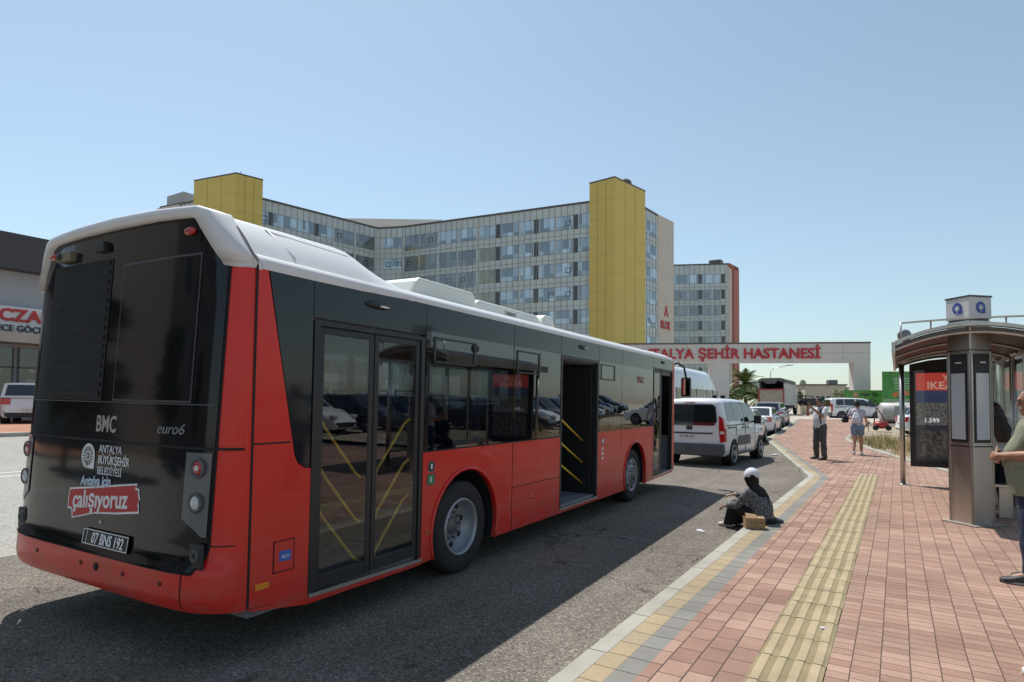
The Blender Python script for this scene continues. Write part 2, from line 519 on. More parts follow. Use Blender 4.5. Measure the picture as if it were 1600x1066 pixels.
# ================================================================== THE BUS
M_red = mat('bus_red_paint', (.68, .018, .010), .30, coat=.2, var=.05, dirt=.15, spec=.4)
M_buswhite = mat('bus_white_roof', (.72, .71, .70), .4, coat=.2, var=.04)
M_gloss = mat('bus_black_gloss', (.008, .008, .010), .05, spec=.38, ior=1.5, dirt=.04)
M_darkgrey = mat('bus_header_panel', (.012, .015, .020), .05, spec=.5, ior=1.5, dirt=.06)
def dusty(m, col_, zmax, amt):
    """road dust that has settled in patches low on the body"""
    t = m.node_tree; b = t.nodes['Principled BSDF']; src = b.inputs['Base Color'].links[0].from_socket
    tc = t.nodes.new('ShaderNodeTexCoord'); sp = t.nodes.new('ShaderNodeSeparateXYZ'); t.links.new(tc.outputs['Object'], sp.inputs[0])
    r = t.nodes.new('ShaderNodeMapRange'); r.inputs[1].default_value = .2; r.inputs[2].default_value = zmax; r.inputs[3].default_value = 1; r.inputs[4].default_value = .08
    t.links.new(sp.outputs[2], r.inputs[0])
    mp = t.nodes.new('ShaderNodeMapping'); mp.inputs['Scale'].default_value = (1, 1, 3); t.links.new(tc.outputs['Object'], mp.inputs[0])
    n = t.nodes.new('ShaderNodeTexNoise'); n.inputs['Scale'].default_value = 3.5; n.inputs['Detail'].default_value = 9; n.inputs['Roughness'].default_value = .7
    t.links.new(mp.outputs[0], n.inputs['Vector'])
    r2 = t.nodes.new('ShaderNodeMapRange'); r2.inputs[1].default_value = .38; r2.inputs[2].default_value = .72; r2.inputs[3].default_value = 0; r2.inputs[4].default_value = amt
    t.links.new(n.outputs['Fac'], r2.inputs[0])
    q = t.nodes.new('ShaderNodeMath'); q.operation = 'MULTIPLY'; t.links.new(r.outputs[0], q.inputs[0]); t.links.new(r2.outputs[0], q.inputs[1])
    mx = t.nodes.new('ShaderNodeMix'); mx.data_type = 'RGBA'; t.links.new(q.outputs[0], mx.inputs[0]); t.links.new(src, mx.inputs[6]); mx.inputs[7].default_value = (*col_, 1)
    t.links.new(mx.outputs[2], b.inputs['Base Color'])
dusty(M_red, (.22, .15, .11), .95, .55)
M_busglass = glass('bus_glass', (.58, .60, .62), 0.0, ior=1.6, extra=.05)
M_doorglass = glass('bus_door_glass', (.78, .80, .80), 0.0, ior=1.55, extra=.03)
M_yellow = mat('yellow_handrail', (.80, .50, .03), .35, coat=.3)
M_seat = mat('seat_blue_fabric', (.03, .04, .11), .85, var=.3, vs=20)
M_inter = mat('bus_interior_grey', (.16, .16, .17), .7, var=.1)
M_floorb = mat('bus_floor', (.20, .20, .21), .7, var=.2, vs=14)
M_lampgrey = mat('lamp_cluster_grey', (.12, .125, .13), .35, coat=.3)
W = 2.56
bus = thing('city_bus', 'red and black city bus with white roof standing with its middle door open', 'bus', (-3.5, 4.8, -.12), R_(2.5))
bus.rotation_euler = (0, .012, R_(2.5))

def Yr(x, z):
    t = max(-1., min(1., (x+W/2)/(W/2)))
    y = -2.43-.23*(1-abs(t)**6)**(1/2.2)+.05*(z-1.2)
    y -= .03*(1-sstep(.58, .66, z))
    if z < .45: y += .10*((.45-z)/.12)**2*.5
    return y
def rg(x, z, off): return (x, Yr(x, z)-off, z)
def rear_patch(name, m, xl, xr, zs, off, parent, n=30, thick=0):
    """panel following the curved tail; xl/xr give the edges for each height"""
    mb = MB()
    us = [0.5-0.5*math.cos(math.pi*i/n) for i in range(n+1)]
    mb.grid(lambda z, u: rg(lerp(xl(z), xr(z), u), z, off), zs, us)
    return mb.build(name, m, parent)
# red tail shell
def tail_x(z):
    return 0
rear_patch('tail_panel', M_red, lambda z: -W+tail_x(z), lambda z: -tail_x(z), [.35, .37, .40, .44, .5, .56, .6, .63, .66, .8, 1.0, 1.2, 1.4, 1.7, 2.0, 2.3, 2.45], 0, bus, 60)
mb = MB(); mb.prism([(-.02, -2.42), (-W+.02, -2.42), (-W+.08, -2.56), (-.9*W, -2.62), (-.1*W, -2.62), (-.08, -2.56)], 'z', .345, .36); mb.build('tail_underside', M_blackmatt, bus)
def chx(z): return .27*(z-2.45)/.33 if z > 2.45 else 0
def bxr(z):   # right edge of the black field
    if z > 2.45: return -.125-.93*chx(z)
    e = -.125 if z > .7 else lerp(-.20, -.125, (z-.585)/.115)
    return e
def bxl(z):
    if z > 2.45: return -W+.125+.93*chx(z)
    e = lerp(.10, .125, sstep(.7, 2.0, z)) if z > .7 else lerp(.17, .10, (z-.585)/.115)
    return -W+e
zlow = [.585, .60, .63, .68, .75, .9, 1.05, 1.2, 1.32]
zup = [1.335, 1.45, 1.6, 1.8, 2.0, 2.2, 2.4, 2.45, 2.55, 2.65, 2.72, 2.79]
rear_patch('tail_seal', M_blackmatt, lambda z: bxl(z)-.012, lambda z: bxr(z)+.012, [.575]+zlow[1:]+zup[:-1]+[2.8], .004, bus)
lid = rear_patch('engine_lid', M_gloss, bxl, bxr, zlow, .012, bus)
upn = rear_patch('tail_upper_panel', M_gloss, bxl, bxr, zup, .012, bus)
rear_patch('lid_seam', M_blackmatt, lambda z: -W+.01, lambda z: -.005, [1.318, 1.334], .014, bus)
# rear window and engine grille
rear_patch('window_frame', mat('rear_frame_edge', (.06, .06, .065), .4), lambda z: -1.16, lambda z: -.315, [1.60, 2.545], .016, bus, 14)
rear_patch('rear_window', M_gloss, lambda z: -1.145, lambda z: -.33, [1.615, 2.53], .02, bus, 14)
grl = rear_patch('engine_grille', M_blackmatt, lambda z: -2.13, lambda z: -1.30, [1.60, 2.60], .016, bus, 14)
mb = MB()
for i in range(15):
    z = 1.625+i*.066
    x0, x1 = -2.10, -1.33
    for k in range(6):
        a, b = lerp(x0, x1, k/6), lerp(x0, x1, (k+1)/6)
        mb.add([rg(a, z, .018), rg(b, z, .018), rg(b, z+.03, .026), rg(a, z+.03, .026), rg(b, z+.036, .018), rg(a, z+.036, .018)],
               [(0, 1, 2, 3), (3, 2, 4, 5)])
mb.build('grille_slats', M_blackmatt, grl)
# horizontal trim line below the window
rear_patch('trim_line', M_grey, lambda z: -W+.13, lambda z: -.14, [1.588, 1.594], .0165, bus, 24)
# upper marker lamps and camera, top centre housing
for x in (-2.16, -.44):
    mb = MB(); mb.ell(rg(x, 2.69, .02), (.06, .025, .028)); mb.build('marker_lamp', M_redlens, bus)
mb = MB(); mb.box(-.1, .1, -.03, .03, -.035, .035, Matrix.Translation(rg(-1.93, 2.665, .03))); o = mb.build('camera_housing', mat('housing_tan', (.20, .17, .12), .5), bus, .01)
mb = MB(); mb.lathe([(-.045, 0), (-.045, .028), (-.02, .03)], rg(-1.97, 2.665, .03), 'y', 16); mb.build('lens', M_black, o)
mb = MB(); mb.prism([(-.07, -.04), (.07, -.04), (.05, .03), (-.05, .03)], 'y', -.04, .01); 
for i, v in enumerate(mb.v): mb.v[i] = v+Vector(rg(-1.45, 2.70, .01))
mb.build('camera_housing', M_black, bus, .008)
# lamp clusters
for side in (0, 1):
    def X(x): return x if side == 0 else -W-x
    zs_ = [.80, .84, .9, 1.0, 1.15, 1.3]
    fin = lambda z: X(lerp(-.16, -.315, sstep(.80, .90, z)))
    fout = lambda z: X(-.13)
    cl = rear_patch('lamp_cluster', M_lampgrey, fin if side == 0 else fout, fout if side == 0 else fin, zs_, .018, bus, 8)
    for z, m in ((1.21, M_redlens), (1.0, M_clear)):
        c = rg(X(-.215), z, .02)
        mb = MB(); mb.lathe([(.0, .062), (-.010, .06), (-.012, .05), (-.004, .045)], c, 'y', 24); r_ = mb.build('lamp_ring', M_grey, cl)
        mb = MB(); mb.ell(Vector(c)+Vector((0, -.002, 0)), (.044, .014, .044)); mb.build('tail_lamp', m, cl)
        mb = MB(); mb.ell(Vector(c)+Vector((.004, -.012, .0)), (.02, .007, .02)); mb.build('bulb', M_clear, cl)
    c = rg(X(-.185) if side == 0 else X(-.24), .69, .016)
    mb = MB(); mb.box(-.06, .06, -.012, .02, -.08, .075, Matrix.Translation(c)); fb = mb.build('fog_lamp', M_black, bus, .012)
    mb = MB(); mb.lathe([(-.014, .018), (-.02, .03), (-.02, .036), (-.01, .04)], c, 'y', 20); mb.build('fog_lens', M_grey, fb)
# bumper seams and sensors
for x in (-.27, -W+.2):
    mb = MB(); mb.grid(lambda z, u: rg(x+u*.008, z, .003), [.37, .42, .5, .56, .575], [0, 1]); mb.build('bumper_seam', M_blackmatt, bus)
for x in (-1.95, -1.34, -.83, -.44):
    mb = MB(); mb.lathe([(-.004, 0), (-.004, .014), (0, .016)], rg(x, .50, .001), 'y', 14); mb.build('parking_sensor', mat('sensor_dark', (.10, .01, .01), .5), bus)
mb = MB(); mb.lathe([(-.004, 0), (-.004, .026), (0, .028)], rg(-1.147, .50, .001), 'y', 16); mb.build('tow_eye_hole', M_blackmatt, bus)
mb = MB(); mb.grid(lambda z, x: rg(x, z, .003), [.742, .750], rng(-.20, -.012, 8)); mb.build('corner_seam', M_blackmatt, bus)
# number plate
def pg(x, z, off): return (x, lerp(Yr(x, .63), Yr(x, .735), (z-.63)/.105)-off, z)
mb = MB(); mb.grid(lambda z, u: pg(lerp(-1.345, -.795, u), z, .026), [.63, .735], rng(0, 1, 8)); pl = mb.build('number_plate', M_black, bus)
mb = MB()
for (xa, xb, za, zb) in ((-1.34, -.80, .633, .639), (-1.34, -.80, .726, .732), (-1.34, -1.333, .633, .732), (-.807, -.80, .633, .732), (-1.295, -1.289, .633, .732)):
    mb.grid(lambda z, u: pg(lerp(xa, xb, u), z, .028), [za, zb], rng(0, 1, 8))
mb.build('plate_border', M_whitepaint, pl)
mp = lambda off: (lambda p, dz: rg(p.x, p.z, off+dz))
text('plate_text', '07 BNS 192', .098, M_whitepaint, pl, (-1.035, 0, .649), (1, 0, 0), (0, 0, 1), 'CENTER', .022, .001, .80, mapf=lambda p, dz: pg(p.x, p.z, .030+dz), shear=.1)
mb = MB(); mb.ell(rg(-1.17, .785, .014), (.014, .008, .014)); mb.build('lid_lock', M_alu, lid)
# lettering on the tail
text('maker_letters', 'BMC', .155, M_alu, upn, (-1.33, 0, 1.39), (1, 0, 0), (0, 0, 1), 'LEFT', .02, .003, .80, mapf=mp(.016))
text('emission_letters', 'euro6', .095, mat('grey_letters', (.22, .22, .23), .4), upn, (-.62, 0, 1.405), (1, 0, 0), (0, 0, 1), 'LEFT', .0, .002, 1.15, mapf=mp(.016), shear=.3)
cm = text('city_letters', 'ANTALYA', .078, M_whitepaint, lid, (-1.27, 0, 1.245), (1, 0, 0), (0, 0, 1), 'LEFT', -.002, .001, .80, mapf=mp(.015))
text('city_letters', 'BÜYÜKŞEHİR', .078, M_whitepaint, lid, (-1.27, 0, 1.172), (1, 0, 0), (0, 0, 1), 'LEFT', .012, .001, .79, mapf=mp(.015))
text('city_letters', 'BELEDİYESİ', .074, M_whitepaint, lid, (-1.27, 0, 1.10), (1, 0, 0), (0, 0, 1), 'LEFT', -.002, .001, .78, mapf=mp(.015))
# emblem: an arched shield with a rayed sun
mb = MB()
cx, cz, r = -1.40, 1.215, .085
poly = [(cx+r*math.cos(a), cz+r*math.sin(a)) for a in [math.pi*2*i/28 for i in range(22)]] + [(cx-.02, cz-r), (cx+r, cz-r)]
mb.add([rg(x, z, .016) for x, z in poly]+[rg(cx, cz, .016)], [(i, (i+1) % len(poly), len(poly)) for i in range(len(poly))])
em = mb.build('city_emblem', M_whitepaint, lid)
mb = MB()
for i in range(18):
    a = 2*math.pi*i/18
    d = Vector((math.cos(a), math.sin(a))); n_ = Vector((-d.y, d.x))
    q = [d*.034+n_*.003, d*.034-n_*.003, d*.068-n_*.0045, d*.068+n_*.0045]
    mb.add([rg(cx+p.x, cz+p.y, .018) for p in q], [(0, 1, 2, 3)])
mb.add([rg(cx+.022*math.cos(a), cz+.022*math.sin(a), .018) for a in [math.pi*2*i/16 for i in range(16)]], [tuple(range(16))])
mb.build('emblem_rays', M_ink, em)
mb = MB(); mb.add([rg(cx+.01*math.cos(a), cz+.01*math.sin(a), .019) for a in [math.pi*2*i/12 for i in range(12)]], [tuple(range(12))]); mb.build('emblem_core', M_whitepaint, em)
text('slogan_top', 'Antalya için', .088, mat('pale_blue_print', (.55, .66, .78), .5), lid, (-1.46, 0, 1.012), (1, 0, .06), (0, 0, 1), 'LEFT', .025, .001, .92, mapf=mp(.019), shear=.1)
def brush(sc, off):
    P = [(-1.60, .925), (-1.59, .968), (-1.30, 1.00), (-.79, 1.062), (-.80, 1.035), (-.765, 1.03), (-.76, 1.0), (-.745, .97), (-.76, .945), (-.745, .90), (-1.0, .868), (-1.25, .845), (-1.53, .785), (-1.545, .845), (-1.60, .85)]
    c = Vector((-1.17, .925))
    return [rg(c.x+(p[0]-c.x)*sc+(math.copysign(.012, p[0]-c.x) if sc > 1 else 0), c.y+(p[1]-c.y)*sc+(math.copysign(.012, p[1]-c.y) if sc > 1 else 0), off) for p in P]
for sc, off, m, nm in ((1.001, .0150, M_whitepaint, 'slogan_border'), (1.0, .0165, mat('slogan_red', (.50, .03, .03), .5), 'slogan_brush')):
    P = brush(sc, off); c_ = rg(-1.17, .925, off)
    mb = MB(); mb.add(P+[c_], [(i, (i+1) % len(P), len(P)) for i in range(len(P))]); mb.build(nm, m, lid)
text('slogan_text', 'çalışıyoruz', .168, M_whitepaint, lid, (-1.545, 0, .850), (1, 0, .085), (0, 0, 1), 'LEFT', .02, .001, .93, mapf=mp(.018))

# ---- right side: panels in the (y,z) plane
def sidepoly(name, poly, m, parent=bus, x0=-.035, x1=0., bevel=0):
    mb = MB(); mb.prism(poly, 'x', x0, x1); return mb.build(name, m, parent, bevel)
SK = .25
def arc(cy, cz, r, a0, a1, n=18): return [(cy+r*math.cos(R_(lerp(a0, a1, i/n))), cz+r*math.sin(R_(lerp(a0, a1, i/n)))) for i in range(n+1)]
sidepoly('rear_corner_panel', [(-2.515, .345), (-1.96, .30), (-1.96, 1.165), (-2.02, 1.175), (-2.075, 1.21), (-2.105, 1.27), (-2.12, 1.35), (-2.35, 2.455), (-2.425, 2.455), (-2.435, 1.2), (-2.468, .66), (-2.503, .58)], M_red)
sidepoly('side_seam', [(-2.438, .345), (-2.422, .345), (-2.422, 2.47), (-2.438, 2.47)], M_blackmatt, x0=.0, x1=.003)
sidepoly('skirt_panel', [(-1.96, .30), (-1.96, .245), (-.74, .235), (-.74, .29)], M_red)
sidepoly('skirt_panel', [(-1.96, .245), (-1.96, .30), (-2.43, .345), (-2.40, .32)], M_red)
ARW, FRW, WR, AR = -.03, 5.0, .435, .545
a0 = math.degrees(math.asin((SK-.44)/AR))
sidepoly('side_panel', [(-.74, .24)]+arc(ARW, .44, AR, 180-a0, a0)+[(2.04, .25), (2.04, 1.2), (-.74, 1.19)], M_red)
sidepoly('skirt_panel', [(2.04, .25), (3.32, .25), (3.32, .30), (2.04, .30)], M_red)
sidepoly('side_panel', [(3.32, .25)]+arc(FRW, .44, AR, 180-a0, a0)+[(6.0, .26), (6.0, 1.225), (3.32, 1.21)], M_red)
sidepoly('skirt_panel', [(6.0, .26), (7.30, .28), (7.30, .33), (6.0, .30)], M_red)
sidepoly('front_corner_panel', [(7.28, .28), (7.42, .33), (7.42, 1.1), (7.40, 2.4), (7.38, 2.52), (7.28, 2.52)], M_red)
# arch lips
for cy in (ARW, FRW):
    mb = MB(); pts = [Vector((.002, p[0], p[1])) for p in arc(cy, .44, AR+.012, 180-a0, a0, 26)]
    mb.tube(pts, .018, 6, smooth=True); mb.build('wheel_arch_lip', M_red, bus)
    mb = MB()
    inner = arc(cy, .44, AR-.0, 180-a0, a0, 22)
    mb.grid(lambda x, i: (x, inner[i][0], inner[i][1]), [-.65, -.035], list(range(23))); mb.box(-.66, -.65, cy-.6, cy+.6, .25, 1.1)
    mb.build('wheel_well', M_blackmatt, bus)
# panel joints
def joint(y0, y1, z0, z1): return sidepoly('panel_joint', [(y0, z0), (y1, z0), (y1, z1), (y0, z1)], M_blackmatt, x0=.0, x1=.002)
joint(.838, .846, .26, 1.19); joint(.846, 2.03, .705, .712); joint(4.30, 4.307, .95, 1.2); joint(-2.43, -1.97, 1.355, 1.365) if False else None
joint(-2.43, -2.14, 1.347, 1.358)
# upper header panels
HY = [(-2.34, -1.97, 2.14, 2.49), (-1.965, -.715, 2.20, 2.49), (-.71, .835, 2.245, 2.49), (.845, 2.035, 2.245, 2.49), (2.045, 3.315, 2.23, 2.49), (3.325, 4.30, 2.24, 2.49), (4.31, 5.98, 2.24, 2.50), (5.99, 7.28, 2.29, 2.51)]
for (a, b, z0, z1) in HY[1:]:
    sidepoly('header_panel', [(a, z0), (b, z0), (b, z1), (a, z1)], M_darkgrey, x0=-.03, x1=-.001)
# quarter window behind the rear door
sidepoly('quarter_window', [(-2.345, 2.49), (-2.115, 1.35), (-2.10, 1.27), (-2.07, 1.215), (-2.02, 1.18), (-1.97, 1.17), (-1.97, 2.49)], M_darkgrey, x0=-.02, x1=-.002)
# window panes
M_gasket = M_blackmatt
def pane(y0, y1, z0, z1):
    return sidepoly('side_window', [(y0, z0), (y1, z0), (y1, z1), (y0, z1)], M_busglass, x0=-.014, x1=-.003)
def hopper(w_, y0, y1, z0, z1):
    mb = MB(); t = .028
    for (a, b, c, d) in ((y0, y1, z0, z0+t*.6), (y0, y1, z1-t*.6, z1), (y0, y0+t, z0, z1), (y1-t*1.4, y1, z0, z1)):
        mb.box(-.02, .004, a, b, c, d)
    mb.build('hopper_frame', M_black, w_)
p_ = pane(-.705, .833, 1.195, 2.243); hopper(p_, -.60, .08, 1.97, 2.20)
p_ = pane(.847, 2.03, 1.205, 2.243); hopper(p_, .90, 1.46, 1.95, 2.20)
p_ = pane(3.34, 4.298, 1.21, 2.238); hopper(p_, 3.40, 3.98, 1.97, 2.20)
p_ = pane(4.31, 5.96, 1.225, 2.238)
for (y0, y1) in ((-.72, -.68), (.815, .865), (2.0, 2.045), (3.32, 3.36), (4.27, 4.34), (5.93, 6.0)):
    sidepoly('window_pillar', [(y0, 1.2), (y1, 1.2), (y1, 2.24), (y0, 2.24)], M_blackmatt, x0=-.05, x1=-.016)
sidepoly('window_sill_strip', [(-.72, 1.188), (2.04, 1.2), (2.04, 1.212), (-.72, 1.2)], M_blackmatt, x0=-.03, x1=.002)
# doors
def door_frame(y0, y1, z0, z1, t=.05):
    mb = MB()
    mb.box(-.07, .0, y0, y0+t, z0, z1); mb.box(-.07, .0, y1-t, y1, z0, z1); mb.box(-.07, .0, y0+t, y1-t, z1-.03, z1)
    return mb.build('door_frame', M_black, bus)
def leaf(y0, y1, z0, z1, x, nm='door_leaf', bars=0, par=bus, glassm=M_doorglass):
    mb = MB(); t = .05
    mb.box(x-.03, x, y0, y0+t, z0, z1); mb.box(x-.03, x, y1-t, y1, z0, z1)
    mb.box(x-.03, x, y0+t, y1-t, z0, z0+.10); mb.box(x-.03, x, y0+t, y1-t, z1-.05, z1)
    lf = mb.build(nm, M_black, par, .006)
    mb = MB(); mb.box(x-.014, x-.006, y0+t, y1-t, z0+.10, z1-.05); mb.build('door_glass', glassm, lf)
    for k in range(3 if bars else 0):
        zz = (1.50, 1.16, .86)[k]
        ya, yb = y0+.09, y1-.06
        if bars < 0: ya, yb = yb, ya
        mb = MB(); mb.tube([(x-.05, ya, zz-.02), (x-.075, lerp(ya, yb, .1), zz-.06), (x-.075, lerp(ya, yb, .9), zz-.42), (x-.05, yb, zz-.46)], .012, 8)
        mb.build('handrail', M_yellow, lf)
    return lf
door_frame(-1.955, -.72, .30, 2.18)
leaf(-1.90, -1.345, .315, 2.145, -.012, bars=1)
leaf(-1.335, -.775, .315, 2.145, -.012, bars=-1)
sidepoly('door_sill', [(-1.955, .285), (-.72, .265), (-.72, .292), (-1.955, .312)], M_alu, x0=-.12, x1=.012)
door_frame(2.045, 3.315, .30, 2.225, .045)
sidepoly('door_sill', [(2.045, .285), (3.315, .285), (3.315, .312), (2.045, .312)], M_alu, x0=-.12, x1=.012)
# opened middle door: both leaves swung in against the step sides
for yy, s in ((2.10, 1), (3.27, -1)):
    mb = MB(); mb.box(-.60, -.08, yy-.015, yy+.015, .34, 2.15); lf = mb.build('open_door_leaf', M_black, bus, .006)
for k, zz in enumerate((1.55, 1.24, .95)):
    mb = MB(); mb.tube([(-.20, 2.16, zz), (-.20, 2.75, zz-.26), (-.20, 3.22, zz-.46)], .014, 8); mb.build('handrail', M_yellow, bus)
door_frame(6.0, 7.285, .31, 2.285, .04)
leaf(6.04, 6.50, .33, 2.25, -.012)
leaf(6.50, 6.56, .33, 2.25, -.012, nm='door_edge')
for k, zz in enumerate((1.42, 1.10, .80)):
    mb = MB(); mb.tube([(-.25, 6.7, zz), (-.25, 7.2, zz-.30)], .014, 8); mb.build('handrail', M_yellow, bus)
sidepoly('door_sill', [(6.0, .30), (7.285, .32), (7.285, .335), (6.0, .315)], M_alu, x0=-.12, x1=.008)
# door lamps
for y, z in ((-1.33, 2.37), (2.72, 2.38), (6.6, 2.41)):
    mb = MB(); mb.ell((.0, y, z), (.03, .15, .032)); o = mb.build('door_lamp', M_black, bus)
    mb = MB(); mb.ell((.026, y+.05, z-.008), (.008, .06, .009)); mb.build('lamp_lens', mat('lamp_lit_clear', (.8, .8, .78), .2), o)
# stickers, flap and reflectors
def disc(name, y, z, r, m, parent=bus, x=.003, n=24, sc=1):
    mb = MB(); mb.lathe([(x, 0), (x, r), (0, r)], (0, y, z), 'x', n, False); return mb.build(name, m, parent)
s1 = disc('wheelchair_sticker', -.60, 1.06, .052, M_grey); disc('sticker_ring', -.60, 1.06, .04, M_ink, s1, .004)
mb = MB(); mb.box(.004, .005, -.612, -.588, 1.04, 1.085); mb.build('sticker_mark', M_whitepaint, s1)
s2 = sidepoly('emergency_sticker', [(-.66, .90), (-.55, .90), (-.55, .995), (-.66, .995)], M_grey, x0=0, x1=.003)
sidepoly('sticker_field', [(-.645, .91), (-.565, .91), (-.565, .985), (-.645, .985)], mat('sticker_green', (.03, .25, .10), .5), s2, .003, .004)
mb = MB(); mb.box(.004, .005, -.615, -.60, .925, .97); mb.build('sticker_mark', M_whitepaint, s2)
s4 = disc('wheelchair_sticker', 3.50, 1.08, .05, M_grey); disc('sticker_ring', 3.50, 1.08, .035, M_whitepaint, s4, .004)
for z in (.97, .9, .83): sidepoly('small_sticker', [(3.47, z-.02), (3.53, z-.02), (3.53, z+.02), (3.47, z+.02)], M_whitepaint, x0=0, x1=.003)
fl = sidepoly('service_flap', [(-2.245, .525), (-2.09, .52), (-2.09, .71), (-2.245, .715)], M_red, x0=0, x1=.004)
mb = MB()
for (a, b, c, d) in ((-2.25, -2.085, .515, .521), (-2.25, -2.085, .712, .718), (-2.25, -2.244, .515, .718), (-2.09, -2.084, .515, .718)): mb.box(0, .005, a, b, c, d)
mb.build('flap_gap', M_blackmatt, fl)
bl = sidepoly('fuel_label', [(-2.205, .585), (-2.11, .582), (-2.11, .648), (-2.205, .652)], mat('label_blue', (.03, .13, .45), .5), fl, .004, .006)
text('label_text', 'ALU', .035, M_whitepaint, bl, (.0065, -2.19, .602), (0, 1, 0), (0, 0, 1), 'LEFT', 0, .0005, 1)
for y, z in ((-2.33, .46), (-.62, .49), (1.6, .44), (4.3, .43)):
    sidepoly('side_reflector', [(y-.05, z-.018), (y+.05, z-.02), (y+.05, z+.018), (y-.05, z+.02)], M_orange if y < -1 else mat('reflector_red_orange', (.45, .08, .02), .3), x0=0, x1=.006)
mb = MB(); mb.ell((0, 1.3, .55), (.004, .05, .02)); mb.build('side_lamp', M_redlens, bus)
text('line_letters', 'BMC', .16, mat('faint_red_print', (.35, .10, .12), .4), bus, (.001, 5.05, 1.98), (0, 1, 0), (0, 0, 1), 'LEFT', .02, .0005, 1.2)

# ---- roof
def sec(side_z, sh_x, sh_z, crown, dx=0):
    h = [(0+dx, side_z-.02), (.004+dx, side_z+.015), (-.03, side_z+.05), (-sh_x*.5, (side_z+.05+sh_z)/2+.01), (-sh_x, sh_z), (-sh_x-.07, sh_z+.035), (-sh_x-.35, lerp(sh_z, crown, .7)+.02), (-W/2, crown)]
    for _ in range(2):
        Q = [h[0]]
        for a, b in zip(h, h[1:]): Q += [(lerp(a[0], b[0], .25), lerp(a[1], b[1], .25)), (lerp(a[0], b[0], .75), lerp(a[1], b[1], .75))]
        h = Q+[h[-1]]
    return h+[(-W-x, z) for x, z in h[-2::-1]]
def sstack(name, st, m, parent=bus, bevel=0):
    mb = MB(); L = [sec(*s[1:]) for s in st]; n = len(L[0])
    mb.grid(lambda i, j: (L[i][j][0], st[i][0], L[i][j][1]), list(range(len(st))), list(range(n)))
    mb.add([(x, st[0][0], z) for x, z in L[0]], [tuple(range(n))]); mb.add([(x, st[-1][0], z) for x, z in L[-1]], [tuple(range(n))])
    return mb.build(name, m, parent)
rf = sstack('roof', [(-2.42, 2.49, .25, 2.60, 2.64), (0, 2.49, .25, 2.60, 2.64), (4, 2.49, .25, 2.61, 2.66), (7.0, 2.505, .25, 2.62, 2.67), (7.3, 2.50, .35, 2.57, 2.60), (7.42, 2.45, .4, 2.48, 2.5)], M_buswhite)
sstack('engine_cover', [(-2.44, 2.47, .27, 2.79, 2.86), (-2.0, 2.47, .27, 2.795, 2.87), (-1.5, 2.475, .28, 2.80, 2.88), (-1.38, 2.48, .28, 2.79, 2.875), (-1.30, 2.48, .28, 2.765, 2.85), (-1.12, 2.485, .28, 2.69, 2.76), (-.98, 2.49, .27, 2.635, 2.67), (-.9, 2.485, .26, 2.595, 2.62)], M_buswhite)
# seam on the cover; the intake recess is only its shade, painted grey
mb = MB(); pts = [(.006, 2.485), (-.028, 2.525), (-.14, 2.662), (-.27, 2.797), (-.345, 2.832), (-.62, 2.86), (-W/2, 2.868)]
mb.grid(lambda y, i: (pts[i][0]+.003, y, pts[i][1]+.004), [-2.444, -2.428], list(range(len(pts)))); mb.build('cover_seam', M_blackmatt, bus)
def chm(y, t): return (lerp(-.03, -.27, t)+.004, y, lerp(2.525, 2.79, t)+.005)
mb = MB(); mb.add([chm(-2.16, .93), chm(-2.10, .76), chm(-1.55, .80), chm(-1.40, .86)], [(0, 1, 2, 3)]); mb.build('intake_shade_patch', mat('recess_shade', (.28, .28, .28), .6), bus)
mb = MB(); mb.tube([chm(-2.18, .95), chm(-2.12, .55), chm(-2.08, .2)], .008, 6); mb.build('cover_ridge', M_buswhite, bus)
# rear roof rim
out = [(.012, 2.44), (.012, 2.475), (-.27, 2.815), (-.36, 2.845), (-.8, 2.872), (-W/2, 2.885)]
inn = [(-.118, 2.45), (-.122, 2.46), (-.355, 2.755), (-.42, 2.778), (-.8, 2.80), (-W/2, 2.81)]
def chk(P, k=2):
    for _ in range(k):
        Q = [P[0]]
        for a, b in zip(P, P[1:]): Q += [(lerp(a[0], b[0], .25), lerp(a[1], b[1], .25)), (lerp(a[0], b[0], .75), lerp(a[1], b[1], .75))]
        P = Q+[P[-1]]
    return P
def dens(P):
    Q = []
    for a, b in zip(P, P[1:]): Q += [(lerp(a[0], b[0], i/6), lerp(a[1], b[1], i/6)) for i in range(6)]
    return Q+[P[-1]]
out = chk(dens(out)[:-1]+[out[-1]], 1); inn = chk(dens(inn)[:-1]+[inn[-1]], 1)
out += [(-W-x, z) for x, z in out[-2::-1]]; inn += [(-W-x, z) for x, z in inn[-2::-1]]
def yrim(x, z): return Yr(x, min(z, 2.8))-.055
mb = MB()
n = len(out)
def rimf(i, k):
    o_, i_ = out[i], inn[i]
    return [(o_[0], -2.43, o_[1]), (o_[0]+(0), max(-2.9, yrim(o_[0], o_[1]))+.02, o_[1]), (lerp(o_[0], i_[0], .25), yrim(o_[0], o_[1]), lerp(o_[1], i_[1], .2)), (i_[0], yrim(i_[0], i_[1]), i_[1]), (i_[0], Yr(i_[0], i_[1])+.03, i_[1]-.0)][k]
mb.grid(rimf, list(range(n)), list(range(5)), smooth=True)
mb.add([rimf(0, k) for k in range(5)], [(0, 1, 2, 3, 4)]); mb.add([rimf(n-1, k) for k in range(5)], [(0, 1, 2, 3, 4)])
mb.build('roof_rim', M_buswhite, bus)
